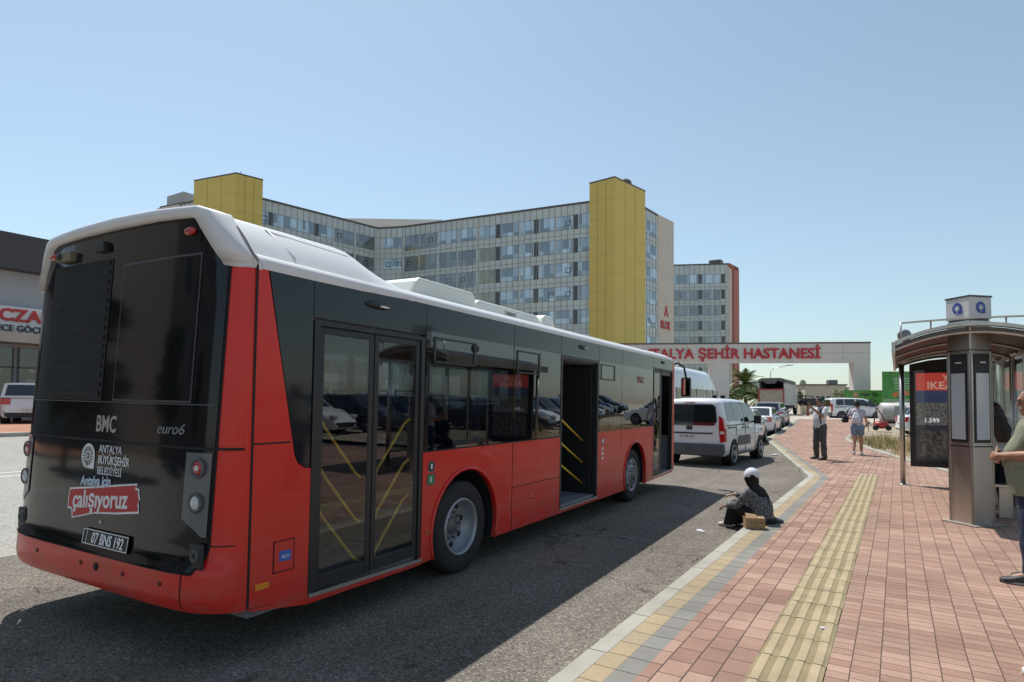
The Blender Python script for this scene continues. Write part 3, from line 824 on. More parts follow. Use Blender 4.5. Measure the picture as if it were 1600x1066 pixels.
# roof units
def pod(name, y0, y1, x0, x1, z0, z1, ta, tb, r=.05):
    mb = MB()
    P = [(y0, z0), (y0+ta, z1-r), (y0+ta+r, z1), (y1-tb-r, z1), (y1-tb, z1-r), (y1, z0)]
    mb.prism(P, 'x', x0, x1); return mb.build(name, mat('pod_white', (.66, .68, .62), .45, var=.04), bus, .045, seg=3)
pod('air_conditioner', -.35, .86, -2.0, -.5, 2.60, 2.85, .12, .03)
pd = pod('roof_cowl', .84, 2.95, -1.95, -.52, 2.60, 2.80, .05, .5)
pod('roof_vent', 2.55, 3.15, -1.95, -.58, 2.60, 2.86, .15, .14)
text('cowl_letters', 'THERMO', .07, M_grey, pd, (-.515, 1.5, 2.69), (0, 1, 0), (0, 0, 1), 'LEFT', 0, .001, 1)

# ---- left side, front and interior
mb = MB(); mb.prism([(-2.43, .35), (-.55, .25), (-.55, .9), (.5, .9), (.5, .25), (4.45, .25), (4.45, .9), (5.55, .9), (5.55, .25), (7.4, .3), (7.4, 1.2), (-2.43, 1.2)], 'x', -W, -W+.04); mb.build('far_side_panel', M_red, bus)
mb = MB(); mb.box(-W, -W+.03, -2.43, -1.4, 1.2, 2.48); mb.box(-W, -W+.03, -1.4, 7.38, 2.2, 2.5)
for y in (-.4, 1.0, 2.4, 3.8, 5.2, 6.6): mb.box(-W, -W+.03, y-.05, y+.05, 1.2, 2.2)
mb.build('far_pillars', M_black, bus)
mb = MB(); mb.box(-W+.012, -W+.018, -1.4, 7.38, 1.2, 2.2); mb.build('far_window', M_busglass, bus)
mb = MB(); mb.prism([(7.38, .3), (7.50, .35), (7.52, 1.0), (7.38, 1.0)], 'x', -W+.02, -.02); mb.build('front_panel', M_red, bus, .02)
mb = MB(); mb.prism([(7.40, 1.0), (7.52, 1.0), (7.42, 2.45), (7.38, 2.45)], 'x', -W+.03, -.03); mb.build('windscreen', M_gloss, bus, .02)
mb = MB(); mb.box(-W+.66, -.66, -2.4, 7.38, .27, .335)
for a_, b_ in ((-2.4, -.62), (.56, 4.42), (5.6, 7.38)):
    mb.box(-.66, -.04, a_, b_, .27, .335); mb.box(-W+.04, -W+.66, a_, b_, .27, .335)
if 1: mb.box(-W+.04, -.45, -2.4, -2.0, .335, 1.0); mb.build('floor', M_floorb, bus)
mb = MB(); mb.box(-W+.04, -.04, -2.38, 7.35, 2.42, 2.46); mb.box(-.30, -.04, -2.38, 7.35, 2.18, 2.42); mb.box(-W+.04, -W+.3, -2.38, 7.35, 2.18, 2.42); mb.build('ceiling', M_inter, bus)
mb = MB(); mb.box(-W+.04, -.06, -2.36, -2.3, .33, 2.42); mb.build('rear_bulkhead', M_black, bus)
mb = MB()
for y0, y1 in ((-.7, 2.0), (3.36, 5.95)): mb.box(-.06, -.036, y0, y1, 1.0, 1.18)
mb.build('inner_lining', M_inter, bus)
mb = MB(); mb.box(-W+.045, -W+.06, -2.3, 7.3, .34, 1.2); mb.box(-W+.06, -.06, 7.30, 7.34, .34, 1.0); mb.build('far_lining', M_inter, bus)
mb = MB(); mb.box(-.78, -.66, -.62, .56, .33, .98); mb.box(-.78, -.66, 4.42, 5.6, .33, .98); mb.box(-W+.04, -W+.75, -.62, .56, .33, .98); mb.build('wheel_box', M_inter, bus)
def bseat(x, y, z):
    mb = MB()
    mb.box(x-.21, x+.21, y-.2, y+.24, z, z+.09)
    mb.prism([(y-.26, z+.06), (y-.18, z+.06), (y-.25, z+.66), (y-.32, z+.68), (y-.36, z+.62)], 'x', x-.21, x+.21)
    s_ = mb.build('passenger_seat', M_seat, bus, .035)
    mb = MB(); mb.tube([(x-.2, y-.33, z+.5), (x-.17, y-.36, z+.72), (x+.17, y-.36, z+.72), (x+.2, y-.33, z+.5)], .014, 8); mb.build('grab_handle', M_grey, s_)
for x in (-.33, -.78):
    for y, z in ((-.15, 1.0), (.62, .92), (1.4, .78)): bseat(x, y, z)
for y, z in ((3.95, .8), (4.75, 1.0), (5.5, 1.0)): bseat(-.33, y, z)
for x in (-W+.33, -W+.78):
    for y, z in ((-1.3, 1.0), (-.4, 1.0), (.5, 1.0), (1.4, .8), (3.3, .8), (4.2, .9), (5.0, 1.0)): bseat(x, y, z)
for y in (-1.99, -.66, 1.95, 3.42, 5.9):
    mb = MB(); mb.tube([(-.62, y, .33), (-.62, y, 2.4)], .016, 8); mb.build('grab_pole', M_yellow if y < 5 else M_steel, bus)

# ---- wheels
def wheel(parent, c, R=.435, wd=.26, rim=.27, dish=.12, side=1, rimmat=None, tyre=True, nm='wheel', holes=8, hub=True):
    rimmat = rimmat or M_rimgrey
    root = None
    s = side
    P = [(-wd, rim), (-wd, R*.93), (-wd*.92, R), (-wd*.1, R), (-.02, R*.985), (0, R*.94), (.004, R*.82), (-.006, rim*1.06), (-.015, rim)]
    mb = MB(); mb.lathe([(a*s, r) for a, r in P], c, 'x', 40)
    t = mb.build(nm, M_rubber, parent)
    P = [(-.012, rim*1.01), (.002, rim*.99), (.002, rim*.93), (-.03, rim*.90), (-dish, rim*.86), (-dish-.005, rim*.70), (-dish+.012, rim*.60), (-dish+.012, rim*.36), (-dish+.03, rim*.34), (-dish+.035, 0)]
    mb = MB(); mb.lathe([(a*s, r) for a, r in P], c, 'x', 40); rm = mb.build('rim', rimmat, t)
    mb = MB()
    for k in range(holes):
        a = 2*math.pi*k/holes+.2
        mb.lathe([(s*(-dish+.006), 0), (s*(-dish+.006), rim*.105), (s*(-dish-.01), rim*.11)], Vector(c)+Vector((0, math.cos(a)*rim*.73, math.sin(a)*rim*.73)), 'x', 12)
    mb.build('hand_holes', M_blackmatt, rm)
    mb = MB()
    for k in range(10):
        a = 2*math.pi*k/10
        mb.lathe([(s*(-dish+.01), rim*.045), (s*(-dish+.045), rim*.045), (s*(-dish+.05), 0)], Vector(c)+Vector((0, math.cos(a)*rim*.47, math.sin(a)*rim*.47)), 'x', 6, False)
    mb.lathe([(s*(-dish+.01), rim*.34), (s*(-dish+.05), rim*.30), (s*(-dish+.055), 0)], c, 'x', 20)
    mb.build('hub', M_rimgrey if rimmat is not M_rimgrey else mat('hub_dark', (.16, .15, .15), .5, .4), rm)
    return t
wheel(bus, (-.05, ARW, .435), dish=.15)
wheel(bus, (-.05, FRW, .435), dish=.02)
wheel(bus, (-W+.05, ARW, .435), dish=.15, side=-1)
wheel(bus, (-W+.05, FRW, .435), dish=.02, side=-1)
mb = MB(); mb.box(-2.0, -.5, -1.9, -.7, .20, .27); mb.box(-1.9, -.6, -.2, .15, .30, .55); mb.tube([(-1.0, -2.3, .30), (-.45, -2.25, .29), (-.25, -2.2, .29)], .04, 10); mb.build('underbody', mat('underbody_metal', (.12, .12, .12), .6, .5), bus)
# front mirror on its arm
mb = MB(); mb.tube([(-.1, 7.42, 2.42), (.02, 7.62, 2.46), (.10, 7.78, 2.38), (.13, 7.82, 2.18)], .022, 8); mr_ = mb.build('mirror_arm', M_black, bus)
mb = MB(); mb.box(.03, .23, 7.79, 7.87, 1.78, 2.18); mh = mb.build('mirror_head', M_black, mr_, .03)
mb = MB(); mb.box(.05, .21, 7.783, 7.788, 1.82, 2.14); mb.build('mirror_glass', mat('mirror', (.8, .8, .8), .02, 1.0), mh)

# ================================================================== VEHICLES
def car(name, label, loc, rz, group=None, L=4.3, Wd=1.78, wb=2.65, ro=.75, belt=.95, roofz=1.46, hood=.90, deck=None,
        gb=(.5, 3.2), gt=(.95, 2.55), paint=None, tail='side', cat='car', R=.31, plate=None, simple=False, gw=.86, gtw=.68, bump=None, sill=.22, detail=False):
    """car standing with its rear bumper at local y=0, nose at y=L, on z=0; greenhouse base gb, roof gt (y from..to)"""
    paint = paint or M_white
    t = thing(name, label, cat, loc, rz, group)
    hw = Wd/2
    deck = belt if deck is None else deck
    # lower body: side profile of the top line
    top = [(0, .50), (.02, deck-.12), (.08, deck-.03), (.22, deck), (gb[0], belt), ((gb[0]+gb[1])/2, belt-.005), (gb[1]-.05, belt-.01), (gb[1]+.4, hood), (L-.45, hood-.12), (L-.15, hood-.24), (L-.03, hood-.36), (L, .45)]
    wid = [.80, .90, .94, .97, 1, 1, 1, .98, .95, .88, .80, .76]
    bot = [.30, .26, .25, sill, sill, sill, sill, sill, sill, .22, .24, .30]
    mb = MB(); rows = []
    for (y, zt), w_, zb in zip(top, wid, bot):
        w = hw*w_
        h = [(0, zb), (w*.86, zb), (w*.955, zb+.05), (w*.985, zb+.16), (w, lerp(zb, zt, .5)), (w*.985, lerp(zb, zt, .80)), (w*.955, zt-.035), (w*.91, zt-.003), (w*.5, zt+.012), (0, zt+.015)]
        rows.append((y, h+[(-x, z) for x, z in h[-2:0:-1]]))
    n = len(rows[0][1])
    mb.grid(lambda i, j: (rows[i][1][j][0], rows[i][0], rows[i][1][j][1]), list(range(len(rows))), list(range(n)), closed=True)
    mb.add([(x, rows[0][0], z) for x, z in rows[0][1]], [tuple(range(n))]); mb.add([(x, rows[-1][0], z) for x, z in rows[-1][1]], [tuple(range(n))])
    body = mb.build('body', paint, t)
    # greenhouse
    bw, tw = hw*gw*1.06, hw*gtw*1.12
    def ring(z):
        k = (z-belt)/(roofz-belt)
        k2 = k
        return [(-lerp(bw, tw, k), lerp(gb[0], gt[0], k2)), (lerp(bw, tw, k), lerp(gb[0], gt[0], k2)), (lerp(bw, tw, k), lerp(gb[1], gt[1], k2)), (-lerp(bw, tw, k), lerp(gb[1], gt[1], k2))]
    a, b = ring(belt-.02), ring(roofz-.03)
    def q(i, j, u, v, off=0.0):     # point on greenhouse face i (0 rear,1 right,2 front,3 left); u along, v up
        p0 = Vector((*a[i], belt-.02)); p1 = Vector((*a[(i+1) % 4], belt-.02)); p2 = Vector((*b[i], roofz-.03)); p3 = Vector((*b[(i+1) % 4], roofz-.03))
        p = p0.lerp(p1, u).lerp(p2.lerp(p3, u), v)
        nrm = (p1-p0).cross(p2-p0).normalized()
        bul = .03*(1-(2*u-1)**2) if i in (0, 2) else 0
        return p+nrm*(off+bul)
    mb = MB()
    for i in range(4):
        mb.grid(lambda u, v: q(i, 0, u, v), rng(0, 1, 8), rng(0, 1, 3))
    cab = mb.build('pillars', paint, t)
    rf_ = MB()
    def rfn(u, v):
        x = lerp(-tw, tw, u); y = lerp(gt[0], gt[1], v)
        e = 1-max(abs(2*u-1), abs(2*v-1))**4
        bul = .03*(1-(2*v-1)**2)*(1 if v > .5 else 1)
        yy = y+(-.03*(1-(2*u-1)**2)*(1-v)**3)+(.03*(1-(2*u-1)**2)*v**3)
        return (x, yy, roofz-.035+.04*e)
    rf_.grid(rfn, rng(0, 1, 14), rng(0, 1, 14)); rf_.build('roof', paint, t)
    gl = MB(); m0, m1 = .10, .90
    gl.grid(lambda u, v: q(0, 0, u, v, .008), rng(.07, .93, 8), rng(.12, .88, 2)); gl.build('rear_window', M_darkglass, t)
    gl = MB(); gl.grid(lambda u, v: q(2, 0, u, v, .008), rng(.06, .94, 8), rng(.06, .92, 2)); gl.build('windscreen', M_darkglass, t)
    for i in (1, 3):
        for (u0, u1) in ((.10, .50), (.54, .93)):
            gl = MB()
            if i == 3: u0, u1 = 1-u1, 1-u0
            gl.grid(lambda u, v: q(i, 0, lerp(u0, u1, u), v, .006), [0, 1], [.14, .86], smooth=False); gl.build('side_window', M_darkglass, t)
    # lamps
    for s in (-1, 1):
        mb = MB(); z0, z1 = (deck-.30, deck-.05)
        mb.box(min(s*hw*.60, s*hw*.94), max(s*hw*.60, s*hw*.94), -.008, .16, z0, z1); o = mb.build('tail_lamp', M_redlens, t, .03)
        mb = MB(); mb.box(min(s*hw*.55, s*hw*.86), max(s*hw*.55, s*hw*.86), L-.22, L-.02, hood-.30, hood-.17); mb.build('headlamp', M_clear, t, .03)
        mb = MB(); mb.ell((s*(hw+.08), gb[1]-.32, belt+.03), (.10, .05, .07)); mb.build('mirror', paint, t)
        for y in (lerp(gb[0], gb[1], .42), lerp(gb[0], gb[1], .76)):
            mb = MB(); mb.box(s*hw*.985-.012, s*hw*.985+.012, y-.17, y, belt-.13, belt-.10); mb.build('door_handle', M_black, t, .005)
        mb = MB()
        for y in (lerp(gb[0], gb[1], .10), lerp(gb[0], gb[1], .52), lerp(gb[0], gb[1], .93)):
            mb.box(s*hw*.975-.02, s*hw*.975+.021, y, y+.006, sill+.12, belt-.05)
        mb.box(s*hw*.97-.02, s*hw*.97+.02, wb*0+ro+R, ro+wb-R, sill-.02, sill+.05)
        mb.build('door_gaps', M_blackmatt, t)
        for y in (ro, ro+wb):
            mb = MB(); mb.lathe([(s*(hw-.22), R*1.16), (s*(hw*.996+.002), R*1.16), (s*(hw*.996+.003), 0)], (0, y, R+.02), 'x', 28, False); mb.build('wheel_arch', M_blackmatt, t)
            wheel(t, (s*(hw+.008), y, R), R, .2, R*.68, .03, s, M_alu, holes=8)
    mb = MB(); mb.box(-hw*.80, hw*.80, -.035, .06, .30, .46); mb.build('rear_bumper', bump or paint, t, .03)
    mb = MB(); mb.box(-hw*.7, hw*.7, -.03, .02, .26, .33); mb.box(-hw*.6, hw*.6, L-.06, L+.012, .28, .46); mb.build('grille', M_black, t, .01)
    mb = MB(); mb.box(-.26, .26, -.05, -.036, .52, .63); p = mb.build('number_plate', M_plate, t)
    text('plate_text', plate or '07 AB 123', .09, M_ink, p, (0, -.052, .545), (1, 0, 0), (0, 0, 1), 'CENTER', 0, .001, .9)
    return t
H0 = -.12
silver = mat('silver_car_paint', (.48, .48, .47), .3, .4, coat=.6, dirt=.15)
black_p = mat('dark_car_paint', (.02, .022, .028), .2, coat=.8, dirt=.15)
blue_p = mat('blue_car_paint', (.02, .05, .16), .25, coat=.8, dirt=.15)
grey_p = mat('grey_car_paint', (.12, .125, .13), .3, .3, coat=.7, dirt=.15)
GP = 'cars parked in a row beyond the van'
def hz(x, y): return G(x, y)
sed = dict(L=4.5, wb=2.64, belt=.96, roofz=1.47, hood=.92, deck=1.0, gb=(.35, 3.35), gt=(1.15, 2.5), ro=.95)
c1 = car('parked_car', 'white car nearest behind the white van, its dark rear window half hidden by it', (-5.75, 26.0, hz(-6.2, 28)), R_(3), GP, **sed)
c2 = car('parked_car', 'white saloon with red tail lamp, second in the row of cars beyond the van', (-6.35, 34.0, hz(-7, 36)), R_(2), GP, plate='07 KE 55', **sed)
c3 = car('parked_car', 'silver grey car at the far end of the row beyond the van', (-7.0, 41.5, hz(-7, 43)), R_(1), GP, paint=silver, plate='07 LT 90', L=4.2, wb=2.6, belt=1.0, roofz=1.6, hood=.95, gb=(.1, 3.0), gt=(.35, 2.3), ro=.7)
c4 = car('parked_car', 'white car of which only the roof shows over the row beyond the van', (-12.2, 40.0, hz(-12, 42)+.45), R_(-8), GP, L=4.4, wb=2.6, belt=1.0, roofz=1.62, gb=(.1, 3.0), gt=(.4, 2.4))
# far left car by the pharmacy
suv = car('parked_car', 'white off-road car with black bumper parked before the pharmacy', (-29.6, 10.6, G(-29, 11)+.10), R_(63), None, L=4.3, Wd=1.84, wb=2.67, ro=.8, belt=1.08, roofz=1.66, hood=1.05, deck=1.08, gb=(.03, 3.1), gt=(.28, 2.5), R=.36, bump=M_black, sill=.30, gw=.90, gtw=.76)

# small white vans (panel-sided, upright tail)
def combi(name, label, loc, rz, L=4.4, Wd=1.85, wb=2.785, ro=.80, roofz=1.80, belt=1.12, plate='07 ATM 438', group=None, cat='van', R=.32):
    t = thing(name, label, cat, loc, rz, group)
    hw = Wd/2
    hood = 1.08
    st = [(0.0, .40, 1.66, .86, .96), (.03, .30, 1.73, .95, .985), (.12, .27, roofz-.03, 1, 1), (.6, .25, roofz, 1, 1), (1.6, .24, roofz, 1, 1), (2.5, .24, roofz-.03, 1, 1), (2.95, .24, roofz-.13, 1, .99)]
    def section(zb, zr, wk, tk):
        w = hw*wk
        tw = hw*.80*tk
        h = [(0, zb), (w*.88, zb), (w*.97, zb+.06), (w*.99, zb+.2), (w, .75), (w*.985, .95), (w*.955, belt-.02), (lerp(w*.95, tw, .33), lerp(belt, zr, .33)), (lerp(w*.95, tw, .75), lerp(belt, zr, .75)), (tw, zr-.08), (tw*.9, zr-.025), (tw*.5, zr), (0, zr+.008)]
        return h+[(-x, z) for x, z in h[-2:0:-1]]
    rows = [(y, section(zb, zr, a_, b_)) for y, zb, zr, a_, b_ in st]
    n = len(rows[0][1])
    mb = MB()
    mb.grid(lambda i, j: (rows[i][1][j][0], rows[i][0], rows[i][1][j][1]), list(range(len(rows))), list(range(n)), closed=True)
    mb.add([(x, rows[0][0], z) for x, z in rows[0][1]], [tuple(range(n))]); mb.add([(x, rows[-1][0], z) for x, z in rows[-1][1]], [tuple(range(n))])
    # bonnet
    hr = []
    for y, zt, wk in ((2.94, 1.16, 1), (3.3, 1.12, .99), (3.8, 1.06, .96), (4.15, .96, .90), (4.33, .80, .84), (L, .55, .78)):
        w = hw*wk; h = [(0, .24), (w*.88, .24), (w*.98, .34), (w, .7), (w*.96, zt-.12), (w*.86, zt-.03), (w*.4, zt+.01), (0, zt+.015)]
        hr.append((y, h+[(-x, z) for x, z in h[-2:0:-1]]))
    m2 = len(hr[0][1])
    mb.grid(lambda i, j: (hr[i][1][j][0], hr[i][0], hr[i][1][j][1]), list(range(len(hr))), list(range(m2)), closed=True)
    mb.add([(x, hr[-1][0], z) for x, z in hr[-1][1]], [tuple(range(m2))])
    # windscreen pillar wedge
    tw = hw*.80
    mb.build('body', M_white, t)
    mb = MB(); wv = [(-tw, 2.93, roofz-.16), (tw, 2.93, roofz-.16), (hw*.94, 3.65, 1.10), (-hw*.94, 3.65, 1.10), (hw*.95, 2.93, 1.10), (-hw*.95, 2.93, 1.10)]
    mb.add(wv, [(0, 1, 2, 3), (1, 4, 2), (0, 3, 5)]); mb.build('windscreen', M_darkglass, t)
    def sidept(y, z, off):          # outer face between belt and roof
        k = max(0, min(1, (z-belt)/(roofz-belt))); x = lerp(hw*.95, hw*.80, k) if z > belt else hw*lerp(1, .955, max(0, (z-.75)/(belt-.75)))
        return x+off
    for s in (-1, 1):
        def patch(nm, poly, m, off=.008, par=t):
            mb = MB(); vs = [(s*sidept(y, z, off), y, z) for y, z in poly]; vs2 = [(s*(sidept(y, z, -.02)), y, z) for y, z in poly]; k = len(poly)
            mb.add(vs+vs2, [tuple(range(k)), tuple(range(k, 2*k))[::-1]]+[(i, (i+1) % k, k+(i+1) % k, k+i) for i in range(k)])
            return mb.build(nm, m, par)
        patch('side_window', [(.38, 1.22), (.42, 1.60), (.50, 1.68), (.98, 1.70), (1.02, 1.20), (.5, 1.17)], M_darkglass)
        patch('side_window', [(1.07, 1.18), (1.04, 1.70), (1.85, 1.70), (1.87, 1.16)], M_darkglass)
        patch('side_window', [(1.98, 1.14), (1.96, 1.70), (2.55, 1.66), (2.98, 1.42), (3.05, 1.14)], M_darkglass)
        mb = MB()
        for y in (1.035, 1.92, 2.98): mb.box(s*hw*.992-.008, s*hw*.992+.008, y, y+.008, .36, 1.08)
        mb.box(s*(hw-.01)-.012, s*(hw-.01)+.012, .20, 1.9, 1.075, 1.09)
        mb.build('door_gaps', M_blackmatt, t)
        patch('cladding_panel', [(1.15, .52), (1.15, .72), (1.25, .78), (2.35, .78), (2.42, .70), (2.42, .52)], M_grey, .012)
        mb = MB(); mb.box(s*hw*.985-.01, s*hw*.985+.02, 1.14, 2.5, .30, .335); mb.build('sill_trim', M_grey, t)
        for y in (1.62, 2.08):
            mb = MB(); mb.box(s*hw*.985-.01, s*hw*.985+.03, y, y+.18, .98, 1.01); mb.build('door_handle', M_black, t, .006)
        mb = MB(); mb.box(s*hw*.975-.01, s*hw*.975+.02, .32, .95, .995, 1.03); mb.build('slide_rail', M_black, t)
        mb = MB(); mb.tube([(s*hw*.9, 2.78, 1.12), (s*(hw+.12), 2.74, 1.16)], .03, 6); mb.box(min(s*(hw+.03), s*(hw+.22)), max(s*(hw+.03), s*(hw+.22)), 2.68, 2.80, 1.08, 1.32); mb.build('mirror', M_black, t, .03)
        # tall tail lamps on the corners
        mb = MB(); P = [(s*hw*.83, 1.34), (s*hw*.95, 1.25), (s*hw*1.0, 1.0), (s*hw*1.01, .66), (s*hw*.85, .63), (s*hw*.815, 1.0)]
        mb.prism(P, 'y', -.022, .13); tl = mb.build('tail_lamp', M_redlens, t, .02)
        mb = MB(); P = [(s*hw*.865, .86), (s*hw*.975, .86), (s*hw*.98, .93), (s*hw*.86, .93)]; mb.prism(P, 'y', -.027, .0); mb.build('reversing_lamp', M_clear, tl)
        for y in (ro, ro+wb):
            mb = MB(); mb.lathe([(s*(hw-.25), R*1.17), (s*(hw*.998+.003), R*1.17), (s*(hw*.998+.004), 0)], (0, y, R+.02), 'x', 30, False); mb.build('wheel_arch', M_blackmatt, t)
            wheel(t, (s*(hw+.012), y, R), R, .2, R*.70, .03, s, M_alu, holes=7)
        mb = MB(); mb.box(min(s*hw*.6, s*hw*.9), max(s*hw*.6, s*hw*.9), L-.28, L-.08, .80, .96); mb.build('headlamp', M_clear, t, .04)
    mb = MB(); mb.prism([(-hw*.97, .60), (hw*.97, .60), (hw*.98, .40), (hw*.9, .28), (-hw*.9, .28), (-hw*.98, .40)], 'y', -.075, .10); mb.build('rear_bumper', M_grey, t, .04, seg=3)
    mb = MB(); mb.prism([(-.72, 1.20), (-.69, 1.56), (-.60, 1.63), (.60, 1.63), (.69, 1.56), (.72, 1.20), (.64, 1.07), (-.64, 1.07)], 'y', -.022, .02); mb.build('rear_window', M_darkglass, t, .012)
    mb = MB(); mb.box(-.14, .14, -.012, .06, 1.655, 1.685); mb.build('brake_light', M_redlens, t, .006)
    mb = MB(); mb.tube([(-.0, -.035, 1.13), (.22, -.04, 1.14), (.5, -.035, 1.13)], .010, 5); mb.build('rear_wiper', M_black, t)
    mb = MB(); mb.prism([(-.62, .885), (.62, .885), (.58, .85), (-.58, .85)], 'y', -.02, .02); mb.build('plate_recess', M_black, t)
    mb = MB(); mb.box(-.30, .12, -.034, -.01, .735, .835); p = mb.build('number_plate', M_plate, t)
    text('plate_text', plate, .085, M_ink, p, (-.09, -.036, .755), (1, 0, 0), (0, 0, 1), 'CENTER', .006, .001, .85)
    for i in range(4):
        mb = MB(); mb.box(-.095+i*.042, -.068+i*.042, -.022, .0, .955, 1.06); mb.build('badge_letter', M_ink, t)
    text('model_letters', 'Doblo', .07, M_grey, t, (-.70, -.012, .965), (1, 0, 0), (0, 0, 1), 'LEFT', 0, .001, 1.2)
    return t
van = combi('delivery_van', 'white van with dark rear window and grey bumper parked right before the bus', (-4.69, 16.42, H0), R_(-3.5))
fio = combi('delivery_van', 'white van parked sideways in the distance behind the woman walking away', (-5.05, 58.6, .36), R_(-66), L=4.2, plate='07 FR 12')

# white minibus ahead of the bus
mini = thing('minibus', 'tall white minibus with roof unit standing beyond the white van', 'minibus', (-8.0, 22.2, H0), R_(-1))
def mrow(y, zb, zr, wk):
    w = 1.05*wk
    h = [(0, zb), (w*.9, zb), (w, zb+.12), (w, 1.3), (w*.99, 1.9), (w*.95, zr-.45), (w*.88, zr-.2), (w*.74, zr-.06), (w*.4, zr), (0, zr+.01)]
    return (y, h+[(-x, z) for x, z in h[-2:0:-1]])
rows = [mrow(0, .55, 2.95, .93), mrow(.06, .45, 3.05, .97), mrow(.3, .4, 3.12, 1), mrow(3, .4, 3.14, 1), mrow(5.2, .4, 3.10, 1), mrow(5.7, .4, 2.95, .99), mrow(6.2, .4, 2.55, .98), mrow(6.6, .4, 1.6, .96), mrow(7.1, .4, 1.3, .9), mrow(7.3, .5, .9, .85)]
mb = MB(); n = len(rows[0][1]); mb.grid(lambda i, j: (rows[i][1][j][0], rows[i][0], rows[i][1][j][1]), list(range(len(rows))), list(range(n)), closed=True)
mb.add([(x, 0, z) for x, z in rows[0][1]], [tuple(range(n))]); mb.add([(x, 7.3, z) for x, z in rows[-1][1]], [tuple(range(n))])
mb.build('body', M_white, mini)
for (y0, y1) in ((.35, 1.5), (1.6, 2.8), (2.9, 4.1), (4.3, 5.1), (5.3, 6.2)):
    for s in (-1, 1):
        mb = MB(); mb.prism([(y0, 1.35), (y1, 1.35), (y1-.03, 2.25), (y0+.03, 2.25)], 'x', min(s*1.0, s*1.057), max(s*1.0, s*1.057)); mb.build('side_window', M_darkglass, mini)
for x in (-.47, .47):
    mb = MB(); mb.prism([(x-.43, 1.3), (x+.43, 1.3), (x+.40, 2.35), (x-.40, 2.35)], 'y', -.015, .02); mb.build('rear_window', M_darkglass, mini, .01)
mb = MB(); mb.box(-.6, .6, .5, 2.1, 3.10, 3.3); mb.build('roof_unit', M_white, mini, .08)
for s in (-1, 1):
    mb = MB(); mb.box(min(s*.82, s*1.0), max(s*.82, s*1.0), -.02, .06, .8, 1.3); mb.build('tail_lamp', M_redlens, mini, .02)
    for y in (1.6, 5.6): wheel(mini, (s*1.06, y, .36), .36, .22, .22, .08, s)
    mb = MB(); mb.tube([(s*1.0, 6.15, 1.8), (s*1.25, 6.25, 1.9)], .03, 6); mb.box(min(s*1.15, s*1.35), max(s*1.15, s*1.35), 6.2, 6.3, 1.55, 2.05); mb.build('mirror', M_black, mini, .02)
mb = MB(); mb.box(-.95, .95, -.06, .08, .4, .62); mb.build('rear_bumper', M_grey, mini, .03)

# box lorry seen from behind
M_tarp = mat('lorry_box_grey', (.48, .49, .49), .7, var=.1)
M_gate = mat('lorry_tailgate_beige', (.40, .34, .27), .6, var=.15)
lor = thing('lorry', 'high sided grey lorry with beige tailgate and red frame seen from behind', 'lorry', (-10.9, 67.2, .5), R_(0))
mb = MB(); mb.box(-1.25, -1.17, 0, 8, 1.1, 3.6); mb.box(1.17, 1.25, 0, 8, 1.1, 3.6); mb.box(-1.17, 1.17, 7.9, 8, 1.1, 3.6); mb.box(-1.25, 1.25, 0, 8, 1.0, 1.1); mb.build('box', M_tarp, lor)
mb = MB(); mb.prism([(-1.27, 3.25), (-1.27, 3.6), (-.9, 3.78), (.9, 3.78), (1.27, 3.6), (1.27, 3.25), (.6, 3.55), (.3, 3.2), (-.45, 3.2), (-.9, 3.5)], 'y', 0, 8); mb.build('tarpaulin', mat('tarp_dark', (.13, .13, .125), .8, var=.2), lor)
mb = MB(); mb.box(-1.1, 1.1, -.06, .0, 1.15, 2.55)
for i in range(5): mb.box(-1.1, 1.1, -.09, -.05, 1.2+i*.3, 1.25+i*.3)
mb.build('tailgate', M_gate, lor)
mb = MB(); mb.box(-1.25, -1.12, -.1, .02, 1.0, 2.65); mb.box(1.12, 1.25, -.1, .02, 1.0, 2.65); mb.box(-1.12, 1.12, -.1, .02, 2.55, 2.66); mb.box(-1.12, 1.12, -.1, .02, 1.0, 1.1); mb.build('tailgate_frame', mat('lorry_red', (.40, .06, .05), .5), lor)
mb = MB(); mb.box(-1.1, 1.1, .2, 9.5, .7, .98); mb.build('chassis', M_blackmatt, lor)
mb = MB(); mb.box(-1.2, 1.2, 8.3, 10.2, .7, 3.0); mb.build('cab', M_white, lor, .1)
for s in (-1, 1):
    mb = MB(); mb.box(min(s*.7, s*1.15), max(s*.7, s*1.15), -.06, .1, .75, .9); mb.build('tail_lamp', M_redlens, lor)
    for y in (1.6, 2.9, 9.2): wheel(lor, (s*1.2, y, .5), .5, .35, .28, .1, s)

# cars of the car park across the pavement (seen mirrored in the bus windows)
GC = 'cars in the car park across the pavement'
base = car('parked_car', 'white hatchback in the car park across the pavement', (13, 3, 0), R_(80), GC, L=4.1, wb=2.55, gb=(.15, 3.0), gt=(.5, 2.3), ro=.7, roofz=1.5)
src = [base, car('parked_car', 'dark saloon in the car park across the pavement', (13.2, 6.2, 0), R_(84), GC, paint=black_p, **sed),
       car('parked_car', 'blue hatchback in the car park across the pavement', (13.1, 9.4, 0), R_(78), GC, paint=blue_p, L=4.1, wb=2.55, gb=(.15, 3.0), gt=(.5, 2.3), ro=.7, roofz=1.5),
       car('parked_car', 'grey tall car in the car park across the pavement', (13, 12.6, 0), R_(82), GC, paint=grey_p, L=4.2, wb=2.6, belt=1.0, roofz=1.6, gb=(.1, 3.0), gt=(.35, 2.3), ro=.7)]
for i in range(10):
    y = 15.8+3.2*i if i < 7 else -.4-3.2*(i-7)
    c = copy_tree(src[i % 4]); c.location = (13+rnd.uniform(-.4, .4), y, 0); c.rotation_euler[2] = R_(80+rnd.uniform(-5, 5))
    c['label'] = src[i % 4]['label']
